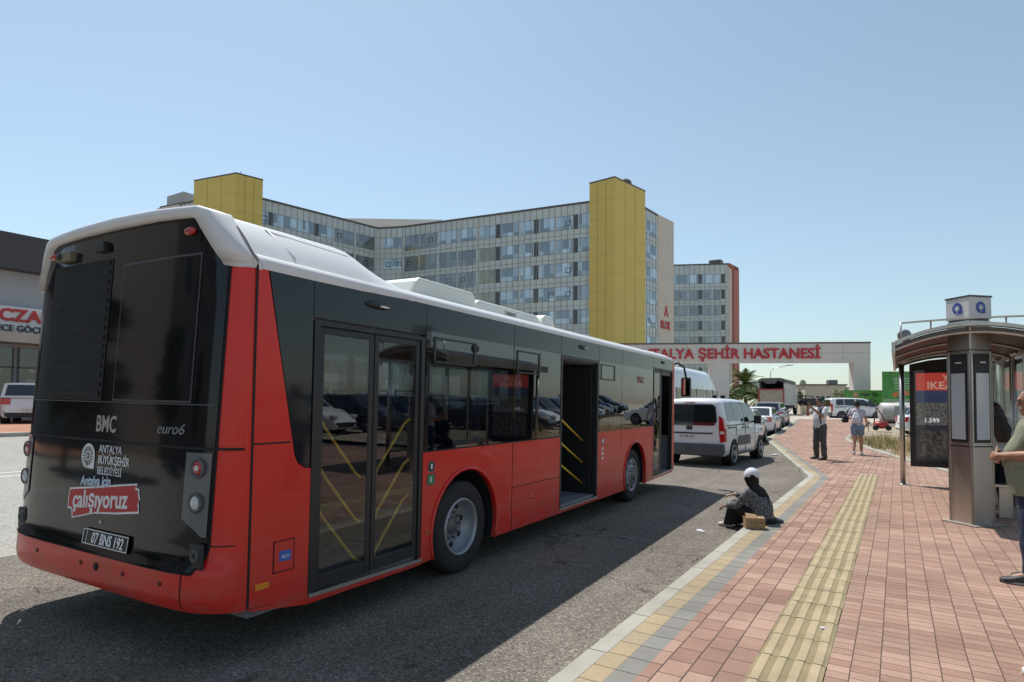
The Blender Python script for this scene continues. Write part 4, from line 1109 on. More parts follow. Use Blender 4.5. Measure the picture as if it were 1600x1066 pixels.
for i in range(9):
    y = 24+3.1*i
    c = copy_tree(src[(i*3+1) % 4]); c.location = (8.6+.16*(y-24), y, G(8, y)+.1); c.rotation_euler[2] = R_(84+rnd.uniform(-5, 5))
    c['label'] = src[(i*3+1) % 4]['label']

# ================================================================== BUILDINGS
M_span = mat('spandrel_glass_grey', (.50, .55, .55), .35, spec=.6, var=.08, vs=.25)
M_pan = mat('stone_cladding', (.56, .51, .45), .75, var=.05, vs=.4)
M_yel = mat('yellow_cladding', (.62, .475, .125), .6, var=.035, vs=.3)
M_cope = mat('parapet_dark', (.10, .095, .09), .6)
M_mull = mat('mullion_grey', (.26, .275, .26), .5)
M_redc = mat('red_cladding', (.40, .12, .09), .6, var=.1)
def pane_mat(name, base, hue_var=.5, light=(.20, .27, .33)):
    """curtain wall glass whose panes differ a little: blinds, tints and open lights"""
    m = bpy.data.materials.new(name); m.use_nodes = True
    t = m.node_tree; b = t.nodes['Principled BSDF']
    tc = t.nodes.new('ShaderNodeTexCoord')
    mp = t.nodes.new('ShaderNodeMapping'); mp.inputs['Scale'].default_value = (.83, .83, .24)
    t.links.new(tc.outputs['Object'], mp.inputs[0])
    fl = t.nodes.new('ShaderNodeVectorMath'); fl.operation = 'FLOOR'; t.links.new(mp.outputs[0], fl.inputs[0])
    wn = t.nodes.new('ShaderNodeTexWhiteNoise'); wn.noise_dimensions = '3D'; t.links.new(fl.outputs[0], wn.inputs['Vector'])
    cr = t.nodes.new('ShaderNodeValToRGB'); cr.color_ramp.interpolation = 'CONSTANT'
    e = cr.color_ramp.elements; e[0].color = (*base, 1); e[0].position = 0
    e[1].color = (*light, 1); e[1].position = .38
    x = e.new(.72); x.color = (*[lerp(a, c, .5) for a, c in zip(base, light)], 1)
    x = e.new(.9); x.color = (*[c*1.25 for c in light], 1)
    t.links.new(wn.outputs['Value'], cr.inputs[0]); t.links.new(cr.outputs[0], b.inputs['Base Color'])
    b.inputs['Roughness'].default_value = .08; b.inputs['Specular IOR Level'].default_value = 1.0; b.inputs['IOR'].default_value = 1.9
    return m
M_pane = pane_mat('facade_glass_blue', (.10, .15, .19), light=(.36, .50, .62))
M_paned = pane_mat('facade_glass_dark', (.05, .06, .062), light=(.12, .15, .16))
M_panew = pane_mat('facade_glass_amber', (.12, .10, .03), light=(.20, .17, .05))
M_dkpier = mat('dark_pier_glass', (.055, .06, .06), .25, spec=.7)
Z0 = -1.0
def frame(p0, p1):
    p0 = Vector((*p0, 0)); p1 = Vector((*p1, 0)); x = (p1-p0).normalized(); n = x.cross(Vector((0, 0, 1)))
    M = Matrix((x, n*-1, Vector((0, 0, 1)))).transposed().to_4x4(); M.translation = p0
    return M, (p1-p0).length          # local x along wall (seen from outside left to right), -y outward
def facade(bld, p0, p1, ztop, zc0, fh, nfl, wh, segs, piers=(), amber=(), dark=lambda x, k: False, fins=1.2, zfin0=0, face=M_span):
    M, Ln = frame(p0, p1)
    mb = MB(M); mb.box(0, Ln, -.05, .3, zfin0, ztop-.35); mb.build('facade_panel', face, bld)
    mb = MB(M); mb.box(-.05, Ln+.05, -.18, .6, ztop-.35, ztop); mb.build('parapet', M_cope, bld)
    mb = MB(M); x = fins*.5
    while x < Ln: mb.box(x-.035, x+.035, -.115, -.05, zfin0, ztop-.36); x += fins
    for k in range(nfl):
        zc = zc0-k*fh
        for zz in (zc+wh/2+.05, zc-wh/2-.05, zc-wh/2-1.1): mb.box(0, Ln, -.10, -.05, zz-.03, zz+.03)
    mb.build('facade_grid', M_mull, bld)
    for k in range(nfl):
        zc = zc0-k*fh
        for (a, b) in segs:
            a2, b2 = a*Ln, b*Ln
            mm = M_pane
            if dark((a+b)/2, k): mm = M_paned
            if ((a+b)/2 > .40 and (a+b)/2 < .50 and k in amber): mm = M_panew
            h = wh*(1.0 if not dark((a+b)/2, k) else 1.25)
            mb = MB(M); mb.box(a2, b2, -.085, -.05, zc-h/2-(h-wh)/2, zc+wh/2)
            wn = mb.build('ribbon_window', mm, bld)
            mb = MB(M)
            r2 = random.Random(int(a2*7+k*31+p0[0]))
            x = a2+.6
            while x < b2-.8:
                if r2.random() < .16:     # dark framed opening light
                    for q in ((x, x+1.0, zc-.55, zc-.49), (x, x+1.0, zc+.25, zc+.31), (x, x+.06, zc-.5, zc+.3), (x+.94, x+1.0, zc-.5, zc+.3)): mb.box(q[0], q[1], -.15, -.086, q[2], q[3])
                x += 1.2
            if mb.v: mb.build('opening_light', M_blackmatt, wn)
        for px in piers:
            mb = MB(M); mb.box(px*Ln-.45, px*Ln+.45, -.11, -.05, zc-wh/2-.15, zc+wh/2+.1); mb.build('pier_panel', M_dkpier, bld)
hosp = thing('hospital_building', 'long hospital block of glass bands with two yellow stair towers', 'building', (-70, 95, 0))
def hb(mb, name, m): 
    o = mb.build(name, m); o.parent = hosp; o.matrix_parent_inverse = Matrix.Translation((70, -95, 0)); return o
class HB:
    pass
def reparent_all(names0):
    pass
# build in world coordinates, children keep world placement through the inverse
pre = set(bpy.data.objects)
FP = [(-37.3, 117.8), (-38.7, 106.6), (-42, 99.0), (-84.8, 93.0), (-89.9, 91.0), (-94.6, 66.0), (-115, 60.6), (-128, 85), (-105, 118), (-60, 130)]
mb = MB(); mb.prism(FP[::-1], 'z', Z0, 36.6); mb.build('core', M_span, hosp)
segR = [(.015, .09), (.10, .19), (.20, .29), (.30, .39), (.41, .50), (.515, .60), (.61, .665), (.695, .76), (.77, .84), (.87, .93), (.94, .995)]
dk = lambda x, k: x < .40 and k < 6
facade(hosp, (-84.8, 93.0), (-42.0, 98.6), 37.3, 33.9, 4.25, 8, 2.35, segR, piers=(.50, .68, .855), amber=(1, 2, 3), dark=lambda x, k: (x < .40 and not (k == 0 and x > .2)))
facade(hosp, (-89.9, 91.0), (-84.8, 93.0), 37.3, 33.9, 4.25, 8, 2.1, [(.25, .95)])
facade(hosp, (-94.6, 66.0), (-89.9, 91.0), 37.3, 33.9, 4.25, 8, 2.1, [(.02, .10), (.12, .30), (.31, .45), (.47, .60), (.61, .78), (.8, .97)], piers=(.11, .46), dark=lambda x, k: x > .55 or k > 0)
facade(hosp, (-115, 60.6), (-94.6, 63.5), 37.3, 33.9, 4.25, 8, 2.1, [(.02, .4)])
facade(hosp, (-38.5, 106.4), (-38.0, 111.5), 37.3, 33.9, 4.25, 8, 2.4, [(.12, .95)], fins=1.25)
M, Ln = frame((-38.1, 111.5), (-37.1, 118.2)); mb = MB(M); mb.box(0, Ln, -.25, .4, Z0, 37.3)
mb.build('gable_panel', M_pan, hosp)
text('block_letter', 'A', 2.9, mat('sign_red', (.48, .03, .03), .45), hosp, M @ Vector((2.7, -.30, 18.3)), M.to_3x3() @ Vector((1, 0, 0)), (0, 0, 1), 'LEFT', .02, .08, .75)
text('block_letter', 'BLOK', 2.1, MATS['sign_red'], hosp, M @ Vector((1.1, -.30, 15.9)), M.to_3x3() @ Vector((1, 0, 0)), (0, 0, 1), 'LEFT', .02, .08, .75)
# far left stone part
M, Ln = frame((-115.3, 60.4), (-109.5, 61.2)); mb = MB(M); mb.box(0, Ln, -.3, .5, Z0, 36.9); mb.build('gable_panel', M_pan, hosp)
# yellow towers
def tower(P, zt):
    mb = MB(); mb.prism(P, 'z', Z0, zt); o = mb.build('stair_tower', M_yel, hosp)
    c = [(sum(p[0] for p in P)/len(P), sum(p[1] for p in P)/len(P))][0]
    mb = MB(); mb.prism([(c[0]+(p[0]-c[0])*1.01, c[1]+(p[1]-c[1])*1.01) for p in P], 'z', zt, zt+.25); mb.build('tower_coping', M_cope, o)
    mb = MB(); Q = [(c[0]+(p[0]-c[0])*1.004, c[1]+(p[1]-c[1])*1.004) for p in P]
    for k in range(12): mb.prism(Q, 'z', 1.5+3.2*k, 1.54+3.2*k)
    for i in range(4):
        a, b = Vector(Q[i]), Vector(Q[(i+1) % 4])
        for s_ in (.33, .66): p_ = a.lerp(b, s_); mb.box(p_.x-.03, p_.x+.03, p_.y-.03, p_.y+.03, Z0, zt-.1)
    mb.build('cladding_joints', mat('joint_ochre', (.42, .33, .08), .7), o)
tower([(-45.4, 97.5), (-40.4, 96.9), (-38.4, 106.3), (-44.5, 107)], 40.1)
tower([(-104.0, 60.4), (-94.3, 62.0), (-93.2, 66.4), (-103.5, 67)], 39.9)
mb = MB(); mb.box(-116.5, -111, 62.5, 66.5, 36.5, 40.0); mb.build('roof_plant_room', mat('plant_room', (.35, .36, .36), .6, var=.1), hosp)
mb = MB(); mb.prism([(-115.5, 102.9), (-101, 112.5), (-94, 117), (-100, 128), (-122, 112)], 'z', 36, 46.3); mb.build('rear_storey', M_pan, hosp)
mb = MB(); mb.ell((-40.5, 101.5, 40.5), (1.3, 1.3, .8)); mb.build('roof_dish', M_cope, hosp)
mb = MB(); mb.box(-100, -97, 63, 65, 40, 40.9); mb.ell((-101, 64, 40.4), (1, 1, .7)); mb.build('roof_equipment', M_cope, hosp)
for x, y, z, h in ((-96, 64, 40.1, 1.2),):
    mb = MB(); mb.tube([(x, y, z), (x, y, z+h)], .06, 6); mb.build('antenna', M_cope, hosp)
wing = thing('hospital_wing', 'separate hospital wing with a red edge rising behind the white sign gate', 'building', (-44, 162, 0))
for _ in (0,):
    mb = MB(); mb.prism([(-52, 159), (-37, 165.7), (-36.5, 175), (-52, 175)], 'z', Z0, 37.6); mb.build('core', M_pan, wing)
    facade(wing, (-54, 158.2), (-37.4, 165.3), 38.6, 34.6, 4.1, 9, 2.2, [(.1, .22), (.24, .44), (.46, .60), (.64, .78), (.80, .90)], piers=(.62, .94), dark=lambda x, k: k > 0, fins=1.3)
    M, Ln = frame((-37.4, 165.3), (-36.4, 174.5)); mb = MB(M); mb.box(0, Ln, -.1, .4, Z0, 38.2); mb.build('side_panel', M_pan, wing)
    mb = MB(M); mb.box(3.3, 7.4, -.6, .0, Z0, 38.6); mb.prism([(0, 38.6), (3.3, 38.6), (7.4, 38.6), (7.4, 37.6), (3.3, 37.6), (0, 38.0)], 'y', -.6, .2); mb.build('red_edge', M_redc, wing)
    mb = MB(); mb.box(-42, -39, 165, 168, 38.4, 39.8); mb.build('roof_equipment', M_cope, wing)
for o in set(bpy.data.objects)-pre:
    if o.parent in (hosp, wing) : o.matrix_parent_inverse = Matrix.Translation(-o.parent.location)

# ---- sign gate
M_gatew = mat('gate_cladding', (.62, .58, .54), .6, var=.04, vs=.8)
gp0, gp1 = (-34.0, 55.4), (-2.3, 69.3)
M, Ln = frame(gp0, gp1)
gate = thing('sign_gate', 'pale entrance gate spanning the yard with big red lettering on its beam', 'gate', (gp0[0], gp0[1], 0), math.atan2(gp1[1]-gp0[1], gp1[0]-gp0[0]))
mb = MB(); mb.box(0, Ln, -.3, 1.0, 5.75, 7.6); mb.build('beam', M_gatew, gate)
mb = MB(); mb.box(-.05, Ln+.05, -.36, 1.05, 7.6, 7.75); mb.build('coping', M_cope, gate)
mb = MB(); mb.box(Ln-1.5, Ln, -.3, 1.0, 0, 5.75); mb.build('leg', M_gatew, gate)
mb = MB(); mb.box(Ln-15.0, Ln-13.2, -.25, .95, 0, 5.75); mb.build('leg', M_gatew, gate)
mb = MB(); mb.box(0.3, 1.8, -.25, .95, 0, 5.75); mb.build('leg', M_gatew, gate)
mb = MB()
for x in rng(0, Ln, 14): mb.box(x-.012, x+.012, -.305, -.30, 5.75, 7.6)
mb.box(0, Ln, -.305, -.3, 6.66, 6.69); mb.build('beam_joints', M_mull, gate)
tx = text('gate_letters', 'ANTALYA ŞEHİR HASTANESİ', 1.40, mat('gate_letter_red', (.50, .015, .03), .4), gate, (Ln-4.55, -.38, 6.16), (1, 0, 0), (0, 0, 1), 'RIGHT', .022, .06, .97, sp=1.02)

# ---- guard house
gh = thing('guard_house', 'small flat roofed beige guard house seen through the gate opening', 'building', (-6.9, 78.5, .45), R_(24))
mb = MB(); mb.box(-2.3, 2.1, -.2, 4, 0, 3.35); mb.build('wall', mat('guard_wall', (.52, .46, .38), .8, var=.05), gh)
mb = MB(); mb.box(-2.45, 2.2, -.35, 4.1, 3.35, 3.5); mb.build('roof', M_cope, gh)
for x in (-.7, .5):
    mb = MB(); mb.box(x-.45, x+.45, -.25, -.19, 1.0, 2.1); w_ = mb.build('window', M_darkglass, gh)
    mb = MB(); mb.box(x-.03, x+.03, -.28, -.25, 1.0, 2.1); mb.box(x-.45, x+.45, -.28, -.25, 1.5, 1.55); mb.build('frame', M_white, w_)
mb = MB(); mb.box(2.12, 2.9, .1, 3, 0, 3.2); mb.build('side_annex', mat('annex_grey', (.30, .31, .32), .7), gh)
mb = MB(); mb.box(.4, 1.4, .3, 1.1, 3.5, 4.0); mb.build('air_conditioner', mat('ac_unit', (.16, .16, .16), .6), gh, .04)

# ---- pharmacy on the left
ph = thing('pharmacy', 'grey two tone shop building with white and red pharmacy sign at the left', 'building', (-36.3, 12, .4), R_(90))
# local: x along +Y world, -y faces the road (+X)
mb = MB(); mb.box(-30, 9, 0, 12, 0, 8.9); mb.build('wall', mat('pharmacy_wall', (.33, .36, .39), .6, var=.04), ph)
mb = MB(); mb.box(-30.2, 9.2, -.8, 12, 7.3, 9.0); mb.build('roof_band', mat('pharmacy_roof_band', (.055, .055, .06), .6), ph)
mb = MB(); mb.box(-12, 8.9, -.35, 0, 4.25, 5.55); sg = mb.build('sign_board', mat('sign_white', (.68, .66, .66), .5), ph)
text('sign_letters', 'ECZANE', .80, MATS['sign_red'], sg, (-.85, -.40, 4.86), (1, 0, 0), (0, 0, 1), 'LEFT', .03, .03, 1.05)
text('sign_letters', 'ECE GÖÇMEN', .42, M_ink, sg, (-.5, -.40, 4.36), (1, 0, 0), (0, 0, 1), 'LEFT', .01, .03, .95)
mb = MB(); mb.box(-12.5, 9, -1.6, 0, 3.75, 4.2); mb.build('canopy', mat('canopy_beige', (.42, .37, .31), .7, var=.05), ph)
for i in range(9):
    x = -10+i*2.1
    mb = MB(); mb.box(x, x+1.95, -.06, -.01, .35, 3.6); w_ = mb.build('shop_window', M_darkglass, ph)
    mb = MB()
    for q in ((x, x+.07), (x+.95, x+1.0), (x+1.88, x+1.95)): mb.box(q[0], q[1], -.10, -.06, .35, 3.6)
    mb.box(x, x+1.95, -.10, -.06, 2.6, 2.68); mb.build('frame', M_grey, w_)
    if i in (4, 5, 6):
        mb = MB()
        for k in range(14):
            a = x+.15+rnd.random()*1.5; b = .6+rnd.choice([0, .45, .9, 1.35, 1.8]); mb.box(a, a+rnd.uniform(.08, .3), -.075, -.06, b, b+rnd.uniform(.1, .3))
        mb.build('window_stickers', mat('shop_goods', (.32, .30, .24), .6, var=.7, vs=2.5), w_)
# low distant buildings to close the horizon on the far left, seen between bus and frame

# houses and trees behind the photographer on the far side of the road (mirrored in the tail of the bus)
blk = thing('apartment_block', 'pale four storey apartment block behind the photographer across the road', 'building', (-34, -34, .4))
mb = MB(); mb.box(-6, 8, -22, 20, 0, 15); mb.build('wall', mat('block_wall', (.34, .30, .26), .8, var=.06), blk)
mb = MB(); mb.box(-6.4, 8.4, -22.4, 20.4, 15, 15.5); mb.build('roof', M_cope, blk)
for k in range(4):
    for j in range(8):
        y = -19.5+j*4.9
        mb = MB(); mb.box(8.0, 8.05, y, y+2.2, 1.2+k*3.6, 2.9+k*3.6); mb.build('window', M_darkglass, blk)

# ================================================================== SHELTER
M_bronze = mat('brushed_bronze_steel', (.56, .52, .47), .34, 1.0, var=.12, vs=3, stretch=(1, 1, .1), dirt=.15)
M_lightbox = mat('lightbox_face', (.50, .53, .54), .25, coat=.5)
M_frost = glass('frosted_pane', (.70, .76, .74), .12, ior=1.5, extra=.16)
sh = thing('bus_shelter', 'bus shelter with arched metal roof and framed advertising panel on the pavement', 'bus shelter', (0, 0, 0))
# posts
for x, y in ((.075, 14.05), (1.50, 14.05), (1.5, 9.9), (1.5, 12.0)):
    mb = MB(); mb.tube([(x, y, 0), (x, y, 2.30)], .045, 14); mb.lathe([(0, .075), (.012, .075), (.014, .04)], (x, y, 0), 'z', 16); mb.build('post', M_steel, sh)
# arched roof: a thin sheet with ribs, along the kerb
def rarc(x): return 2.27+.20*(1-((x-.82)/.84)**2)
xs = rng(-.02, 1.66, 16)
mb = MB(); mb.prism([(x, rarc(x)+.05) for x in xs]+[(x, rarc(x)) for x in xs[::-1]], 'y', 9.75, 14.35); mb.build('roof_sheet', mat('roof_underside', (.12, .11, .10), .35, .8), sh)
for y in (9.70, 11.2, 12.7, 14.3):
    mb = MB(); mb.grid(lambda x, k: (x, y+(0, .05, .05, 0)[k], rarc(x)+(-.035, -.035, .0, .0)[k]), xs, [0, 1, 2, 3], closed=True); mb.build('roof_rib', M_steel, sh)
for x in (-.045, 1.65):
    mb = MB(); mb.box(x-.012, x+.03, 9.65, 14.4, 2.20, 2.36); mb.build('gutter', M_bronze, sh, .008)
mb = MB(); mb.prism([(x, rarc(x)+.10) for x in xs]+[(x, rarc(x)+.055) for x in xs[::-1]], 'y', 9.62, 9.75); mb.build('front_fascia', M_bronze, sh)
mb = MB(); mb.prism([(x*.9+.08, 2.60+.03*math.cos((x-.8)*1.4)) for x in xs]+[(x*.9+.08, 2.582+.03*math.cos((x-.8)*1.4)) for x in xs[::-1]], 'y', 9.6, 9.66)
for x in (.05, .38, 1.15, 1.5): mb.tube([(x, 9.64, rarc(x)+.05), (x, 9.64, 2.61)], .01, 6)
mb.build('roof_rail', M_bronze, sh)
for k in range(4):
    mb = MB(); mb.ell((1.30+.12*k, 10.3-.18*k, 2.20-.01*k), (.045, .06, .04)); mb.build('roof_lamp', M_steel, sh)
mb = MB(); mb.lathe([(-.03, 0), (-.03, .09), (.03, .09), (.03, 0)], (.10, 10.9, 2.56), 'y', 22); mb.tube([(.10, 10.9, 2.33), (.10, 10.9, 2.5)], .02, 6); mb.build('roof_disc', mat('disc_grey', (.28, .28, .29), .5), sh)
# back wall panes
for k in range(4):
    y0 = 9.95+k*1.02
    mb = MB(); mb.box(1.49, 1.50, y0, y0+.98, .35, 2.25); mb.build('back_pane', M_frost, sh)
mb = MB()
for z in (.33, 2.25): mb.box(1.475, 1.515, 9.9, 14.05, z, z+.035)
for k in range(5): mb.box(1.475, 1.515, 9.92+k*1.02, 9.95+k*1.02, .33, 2.28)
mb.build('wall_frame', M_steel, sh)
mb = MB(); mb.box(1.0, 1.42, 10.4, 13.4, .43, .47)
for y in (10.6, 11.9, 13.2): mb.box(1.15, 1.3, y, y+.05, 0, .43)
mb.build('bench', M_steel, sh, .006)
mb = MB(); mb.tube([(.78, 10.15, .86), (1.5, 10.02, .86)], .022, 8); mb.build('rail', M_steel, sh)
# advertising panel
ad = thing('advertising_panel', 'black framed poster case with red and dark furniture advertisement at the shelter end', 'poster', (0, 14.05, 0))
arcp = [(.20, .36), (1.42, .36), (1.42, 2.30), (1.12, 2.37), (.81, 2.40), (.5, 2.37), (.20, 2.30)]
mb = MB(); mb.prism(arcp, 'y', -.07, .07); fr_ = mb.build('case', M_black, ad, .01)
mb = MB(); mb.box(.30, 1.33, -.078, -.07, .50, 2.13); po = mb.build('poster', mat('poster_dark', (.035, .035, .05), .5, var=.5, vs=3, emis=('base', .3)), fr_)
mb = MB(); mb.box(.30, 1.33, -.082, -.078, 1.80, 2.13); mb.build('poster_red', mat('poster_red', (.50, .05, .035), .5, emis=(.6, .07, .05, .35)), po)
mb = MB(); mb.box(.30, 1.33, -.082, -.078, 1.57, 1.80); mb.build('poster_blue', mat('poster_navy', (.04, .05, .11), .5, var=.3, emis=('base', .35)), po)
mb = MB(); mb.box(.30, 1.33, -.082, -.078, 1.15, 1.57); mb.build('poster_picture', mat('poster_grey_pattern', (.12, .115, .11), .6, var=.9, vs=34, emis=('base', .35)), po)
mb = MB(); mb.box(.34, 1.28, -.082, -.078, .56, 1.05); mb.build('poster_room', mat('poster_room', (.07, .06, .055), .6, var=.95, vs=13, emis=('base', .3)), po)
MW = M_whitepaint; MO = mat('poster_peach', (.62, .42, .34), .5, emis=(.8, .5, .4, .3))
text('poster_text', 'YAZ', .15, MO, po, (.72, -.086, 1.985), (1, 0, 0), (0, 0, 1), 'LEFT', .02, .001)
text('poster_text', 'IKEA', .19, MO, po, (.47, -.086, 1.83), (1, 0, 0), (0, 0, 1), 'LEFT', .02, .001, 1.05)
text('poster_text', '1.599', .115, mat('poster_white', (.8, .8, .8), .5, emis=('base', .5)), po, (.42, -.086, 1.20), (1, 0, 0), (0, 0, 1), 'LEFT', .01, .001, .95)
# glass front of the case
mb = MB(); mb.box(.27, 1.36, -.10, -.095, .46, 2.18); mb.build('case_glass', glass('case_glass', (.93, .95, .95), .0, ior=1.5), fr_)
# totem pillar
tp = thing('totem_pillar', 'square stainless steel totem pillar with light panels and white logo cube on top', 'pillar', (.80, 9.95, 0), R_(43))
hwd = .165
mb = MB(); mb.box(-hwd, hwd, -hwd, hwd, 0, 2.61); mb.build('shaft', M_bronze, tp, .012)
mb = MB(); mb.box(-hwd-.08, hwd+.1, -hwd-.1, hwd+.06, .002, .012); mb.build('mortar_base', mat('mortar', (.30, .27, .23), .9, var=.2), tp)
cube = MB(); cube.box(-.17, .17, -.17, .17, 2.63, 2.91); cb_ = cube.build('logo_cube', mat('cube_white', (.62, .61, .60), .4), tp, .006)
mb = MB(); mb.box(-.178, .178, -.178, .178, 2.91, 2.93); mb.box(-.15, .15, -.15, .15, 2.61, 2.63); mb.build('cube_lid', M_grey, tp)
M_blue = mat('emblem_blue', (.03, .06, .30), .5)
# the two faces seen from the street: -y (right in picture) and -x (left in picture)
for fc in (0, 1):
    RM = Matrix.Rotation(0 if fc == 0 else R_(-90), 4, 'Z')
    mb = MB(RM); mb.box(-.118, .118, -hwd-.012, -hwd, 1.04, 2.18); pn = mb.build('panel_frame', M_black, tp, .004)
    mb = MB(RM); mb.box(-.097, .097, -hwd-.018, -hwd-.012, 1.08, 1.93); mb.build('light_panel', M_lightbox, pn)
    mb = MB(RM); mb.box(-.03, .05, -hwd-.02, -hwd-.012, 2.06, 2.075); mb.build('panel_mark', MW, pn)
    mb = MB(RM); mb.box(-.160, -.143, -hwd-.014, -hwd, .0, 2.2); mb.box(.143, .160, -hwd-.014, -hwd, .0, 2.2); mb.build('edge_profile', M_steel, tp)
    mb = MB(RM); mb.box(-hwd, hwd, -hwd-.004, -hwd, .985, 1.0); mb.box(-hwd, hwd, -hwd-.004, -hwd, 2.22, 2.232); mb.build('shaft_joint', M_blackmatt, tp)
    mb = MB(RM); P = [(.068*math.cos(a), 2.775+.074*math.sin(a)) for a in [2*math.pi*i/28 for i in range(22)]]+[(-.0, 2.701), (.068, 2.701)]
    mb.prism(P, 'y', -.176, -.170); em = mb.build('logo', M_blue, cb_)
    mb = MB(RM)
    for i in range(16):
        a = 2*math.pi*i/16; d = Vector((math.cos(a), math.sin(a))); n_ = Vector((-d.y, d.x))
        q = [d*.024+n_*.0018, d*.024-n_*.0018, d*.042-n_*.0025, d*.042+n_*.0025]
        mb.add([(p.x, -.178, 2.775+p.y) for p in q], [(0, 1, 2, 3)])
    mb.add([(.019*math.cos(a), -.178, 2.775+.020*math.sin(a)) for a in [2*math.pi*i/16 for i in range(16)]], [tuple(range(16))])
    mb.add([(-.004, -.178, 2.703), (.004, -.178, 2.703), (.004, -.178, 2.755), (-.004, -.178, 2.755)], [(0, 1, 2, 3)])
    mb.build('logo_rays', MW, em)

# ================================================================== PLANTS
M_palm = mat('palm_leaf', (.13, .17, .045), .6, var=.35, vs=2)
M_leaf = mat('bush_leaf', (.07, .11, .03), .65, var=.45, vs=3)
M_leafl = mat('pale_leaf', (.14, .18, .06), .65, var=.4, vs=3)
M_bark = mat('bark', (.16, .12, .08), .9, var=.3, bump=.6)
M_dry = mat('dry_grass', (.58, .44, .23), .8, var=.35, vs=6)
def leaves(name, m, parent, blobs, n, size, seed=1):
    r = random.Random(seed); mb = MB()
    tot = sum(b[1][0]*b[1][1]*b[1][2] for b in blobs)
    for c, rad in blobs:
        k = int(n*rad[0]*rad[1]*rad[2]/tot)+8
        for _ in range(k):
            d = Vector((r.gauss(0, 1), r.gauss(0, 1), r.gauss(0, 1))).normalized()*(r.random()**.45)
            p = Vector(c)+Vector((d.x*rad[0], d.y*rad[1], d.z*rad[2]))
            a = Vector((r.uniform(-1, 1), r.uniform(-1, 1), r.uniform(-.6, .6))).normalized(); b = a.orthogonal().normalized()
            s = size*r.uniform(.5, 1.2)
            mb.add([p-a*s, p+b*s*.45, p+a*s, p-b*s*.45], [(0, 1, 2, 3)])
    return mb.build(name, m, parent)
def tree(name, label, loc, h, rad, m, cat='tree', n=1500, size=.14, seed=1, group=None, trunk=.08):
    t = thing(name, label, cat, loc, 0, group); r = random.Random(seed)
    mb = MB(); mb.tube([(0, 0, 0), (.03, 0, h*.3), (-.02, .04, h*.6), (.04, 0, h*.85)], [trunk, trunk*.8, trunk*.5, trunk*.2], 8)
    bl = []
    for k in range(9):
        a = r.random()*6.28; q = r.random()**.5*rad*.7; z = h*r.uniform(.35, .9)
        c = (q*math.cos(a), q*math.sin(a), z); bl.append((c, (rad*r.uniform(.3, .5), rad*r.uniform(.3, .5), h*r.uniform(.10, .18))))
        mb.tube([(0, 0, h*.3), (c[0]*.5, c[1]*.5, lerp(h*.3, c[2], .6)), c], [trunk*.45, trunk*.3, trunk*.12], 5)
    mb.build('trunk', M_bark, t)
    leaves('crown', m, t, bl, n, size, seed)
    return t
def palm(label, loc, h, fl, seed, group, nf=26):
    t = thing('palm_tree', label, 'palm', loc, 0, group); r = random.Random(seed)
    mb = MB(); mb.tube([(0, 0, 0), (.05, 0, h*.5), (0, .05, h)], [.26, .2, .22], 10); mb.build('trunk', M_bark, t)
    mb = MB()
    for k in range(nf):
        az = 6.283*k/nf+r.uniform(-.2, .2); el = r.uniform(-.5, 1.25)
        d = Vector((math.cos(az), math.sin(az), 0)); p = Vector((0, 0, h)); v = (d*math.cos(el)+Vector((0, 0, math.sin(el)))).normalized()
        N = 14; prev = p
        for i in range(N):
            s = fl/N; v = (v+Vector((0, 0, -.10))).normalized(); nx = prev+v*s
            sd = v.cross(Vector((0, 0, 1))).normalized(); ln = fl*.26*math.sin(math.pi*(i+2)/(N+2))
            mb.add([prev+Vector((0, 0, .01)), nx, nx-Vector((0, 0, .03)), prev-Vector((0, 0, .03))], [(0, 1, 2, 3)])
            for q in (-1, 1):
                for jj in (0, .5):
                    b = prev.lerp(nx, jj); tip = b+sd*q*ln+v*ln*.6-Vector((0, 0, ln*.25))
                    mb.add([b, b+v*s*.55, tip], [(0, 1, 2)])
            prev = nx
    mb.build('crown', M_palm, t)
    return t
for i, (x, y, h, r2) in enumerate(((-21, -6, 5.5, 2.2), (-23, -13, 6.5, 2.6), (-20, -21, 6, 2.4), (-27, 1, 4.5, 1.8))):
    tree('street_tree', 'dark leafed street tree behind the photographer across the road', (x, y, .2), h, r2, M_leaf, 'tree', 1500, .32, 40+i, 'street trees behind the photographer', .14)
GPL = 'palms beyond the parked cars'
palm('tall palm with a full crown rising behind the parked white cars', (-15.2, 76, .5), 3.5, 2.5, 3, GPL, 52)
palm('lower palm standing left of the tall one by the gate leg', (-16.6, 73, .5), 1.8, 2.0, 5, GPL, 36)
palm('low palm between the tall palm and the grey lorry', (-13.2, 74, .5), 1.7, 2.0, 8, GPL, 36)
tree('bush', 'green bush between the grey lorry and the guard house', (-9.6, 79, .5), 3.0, 1.1, M_leaf, 'bush', 1600, .14, 3)
tree('conifer', 'dark narrow tree top showing over the bush beside the lorry', (-10.6, 88, .5), 4.2, .9, mat('dark_leaf', (.02, .035, .018), .7, var=.4), 'tree', 1200, .13, 13)
tree('small_tree', 'young pale green tree before the guard house wall', (-5.1, 74, .5), 3.0, .95, M_leafl, 'tree', 1400, .09, 5)
tree('bush', 'thin feathery bush right of the guard house', (-3.2, 78, .5), 2.7, .8, M_leaf, 'bush', 500, .08, 7)
for i, (x, y, h) in enumerate(((-2.0, 120, 3.6), (1.5, 122, 3.1), (5, 125, 4), (9, 118, 3.3), (-7, 125, 3))):
    tree('bush', 'dark bush on the skyline behind the green hoardings', (x, y, .4), h, 2.6, MATS['dark_leaf'], 'bush', 900, .3, 20+i, 'bushes on the skyline')
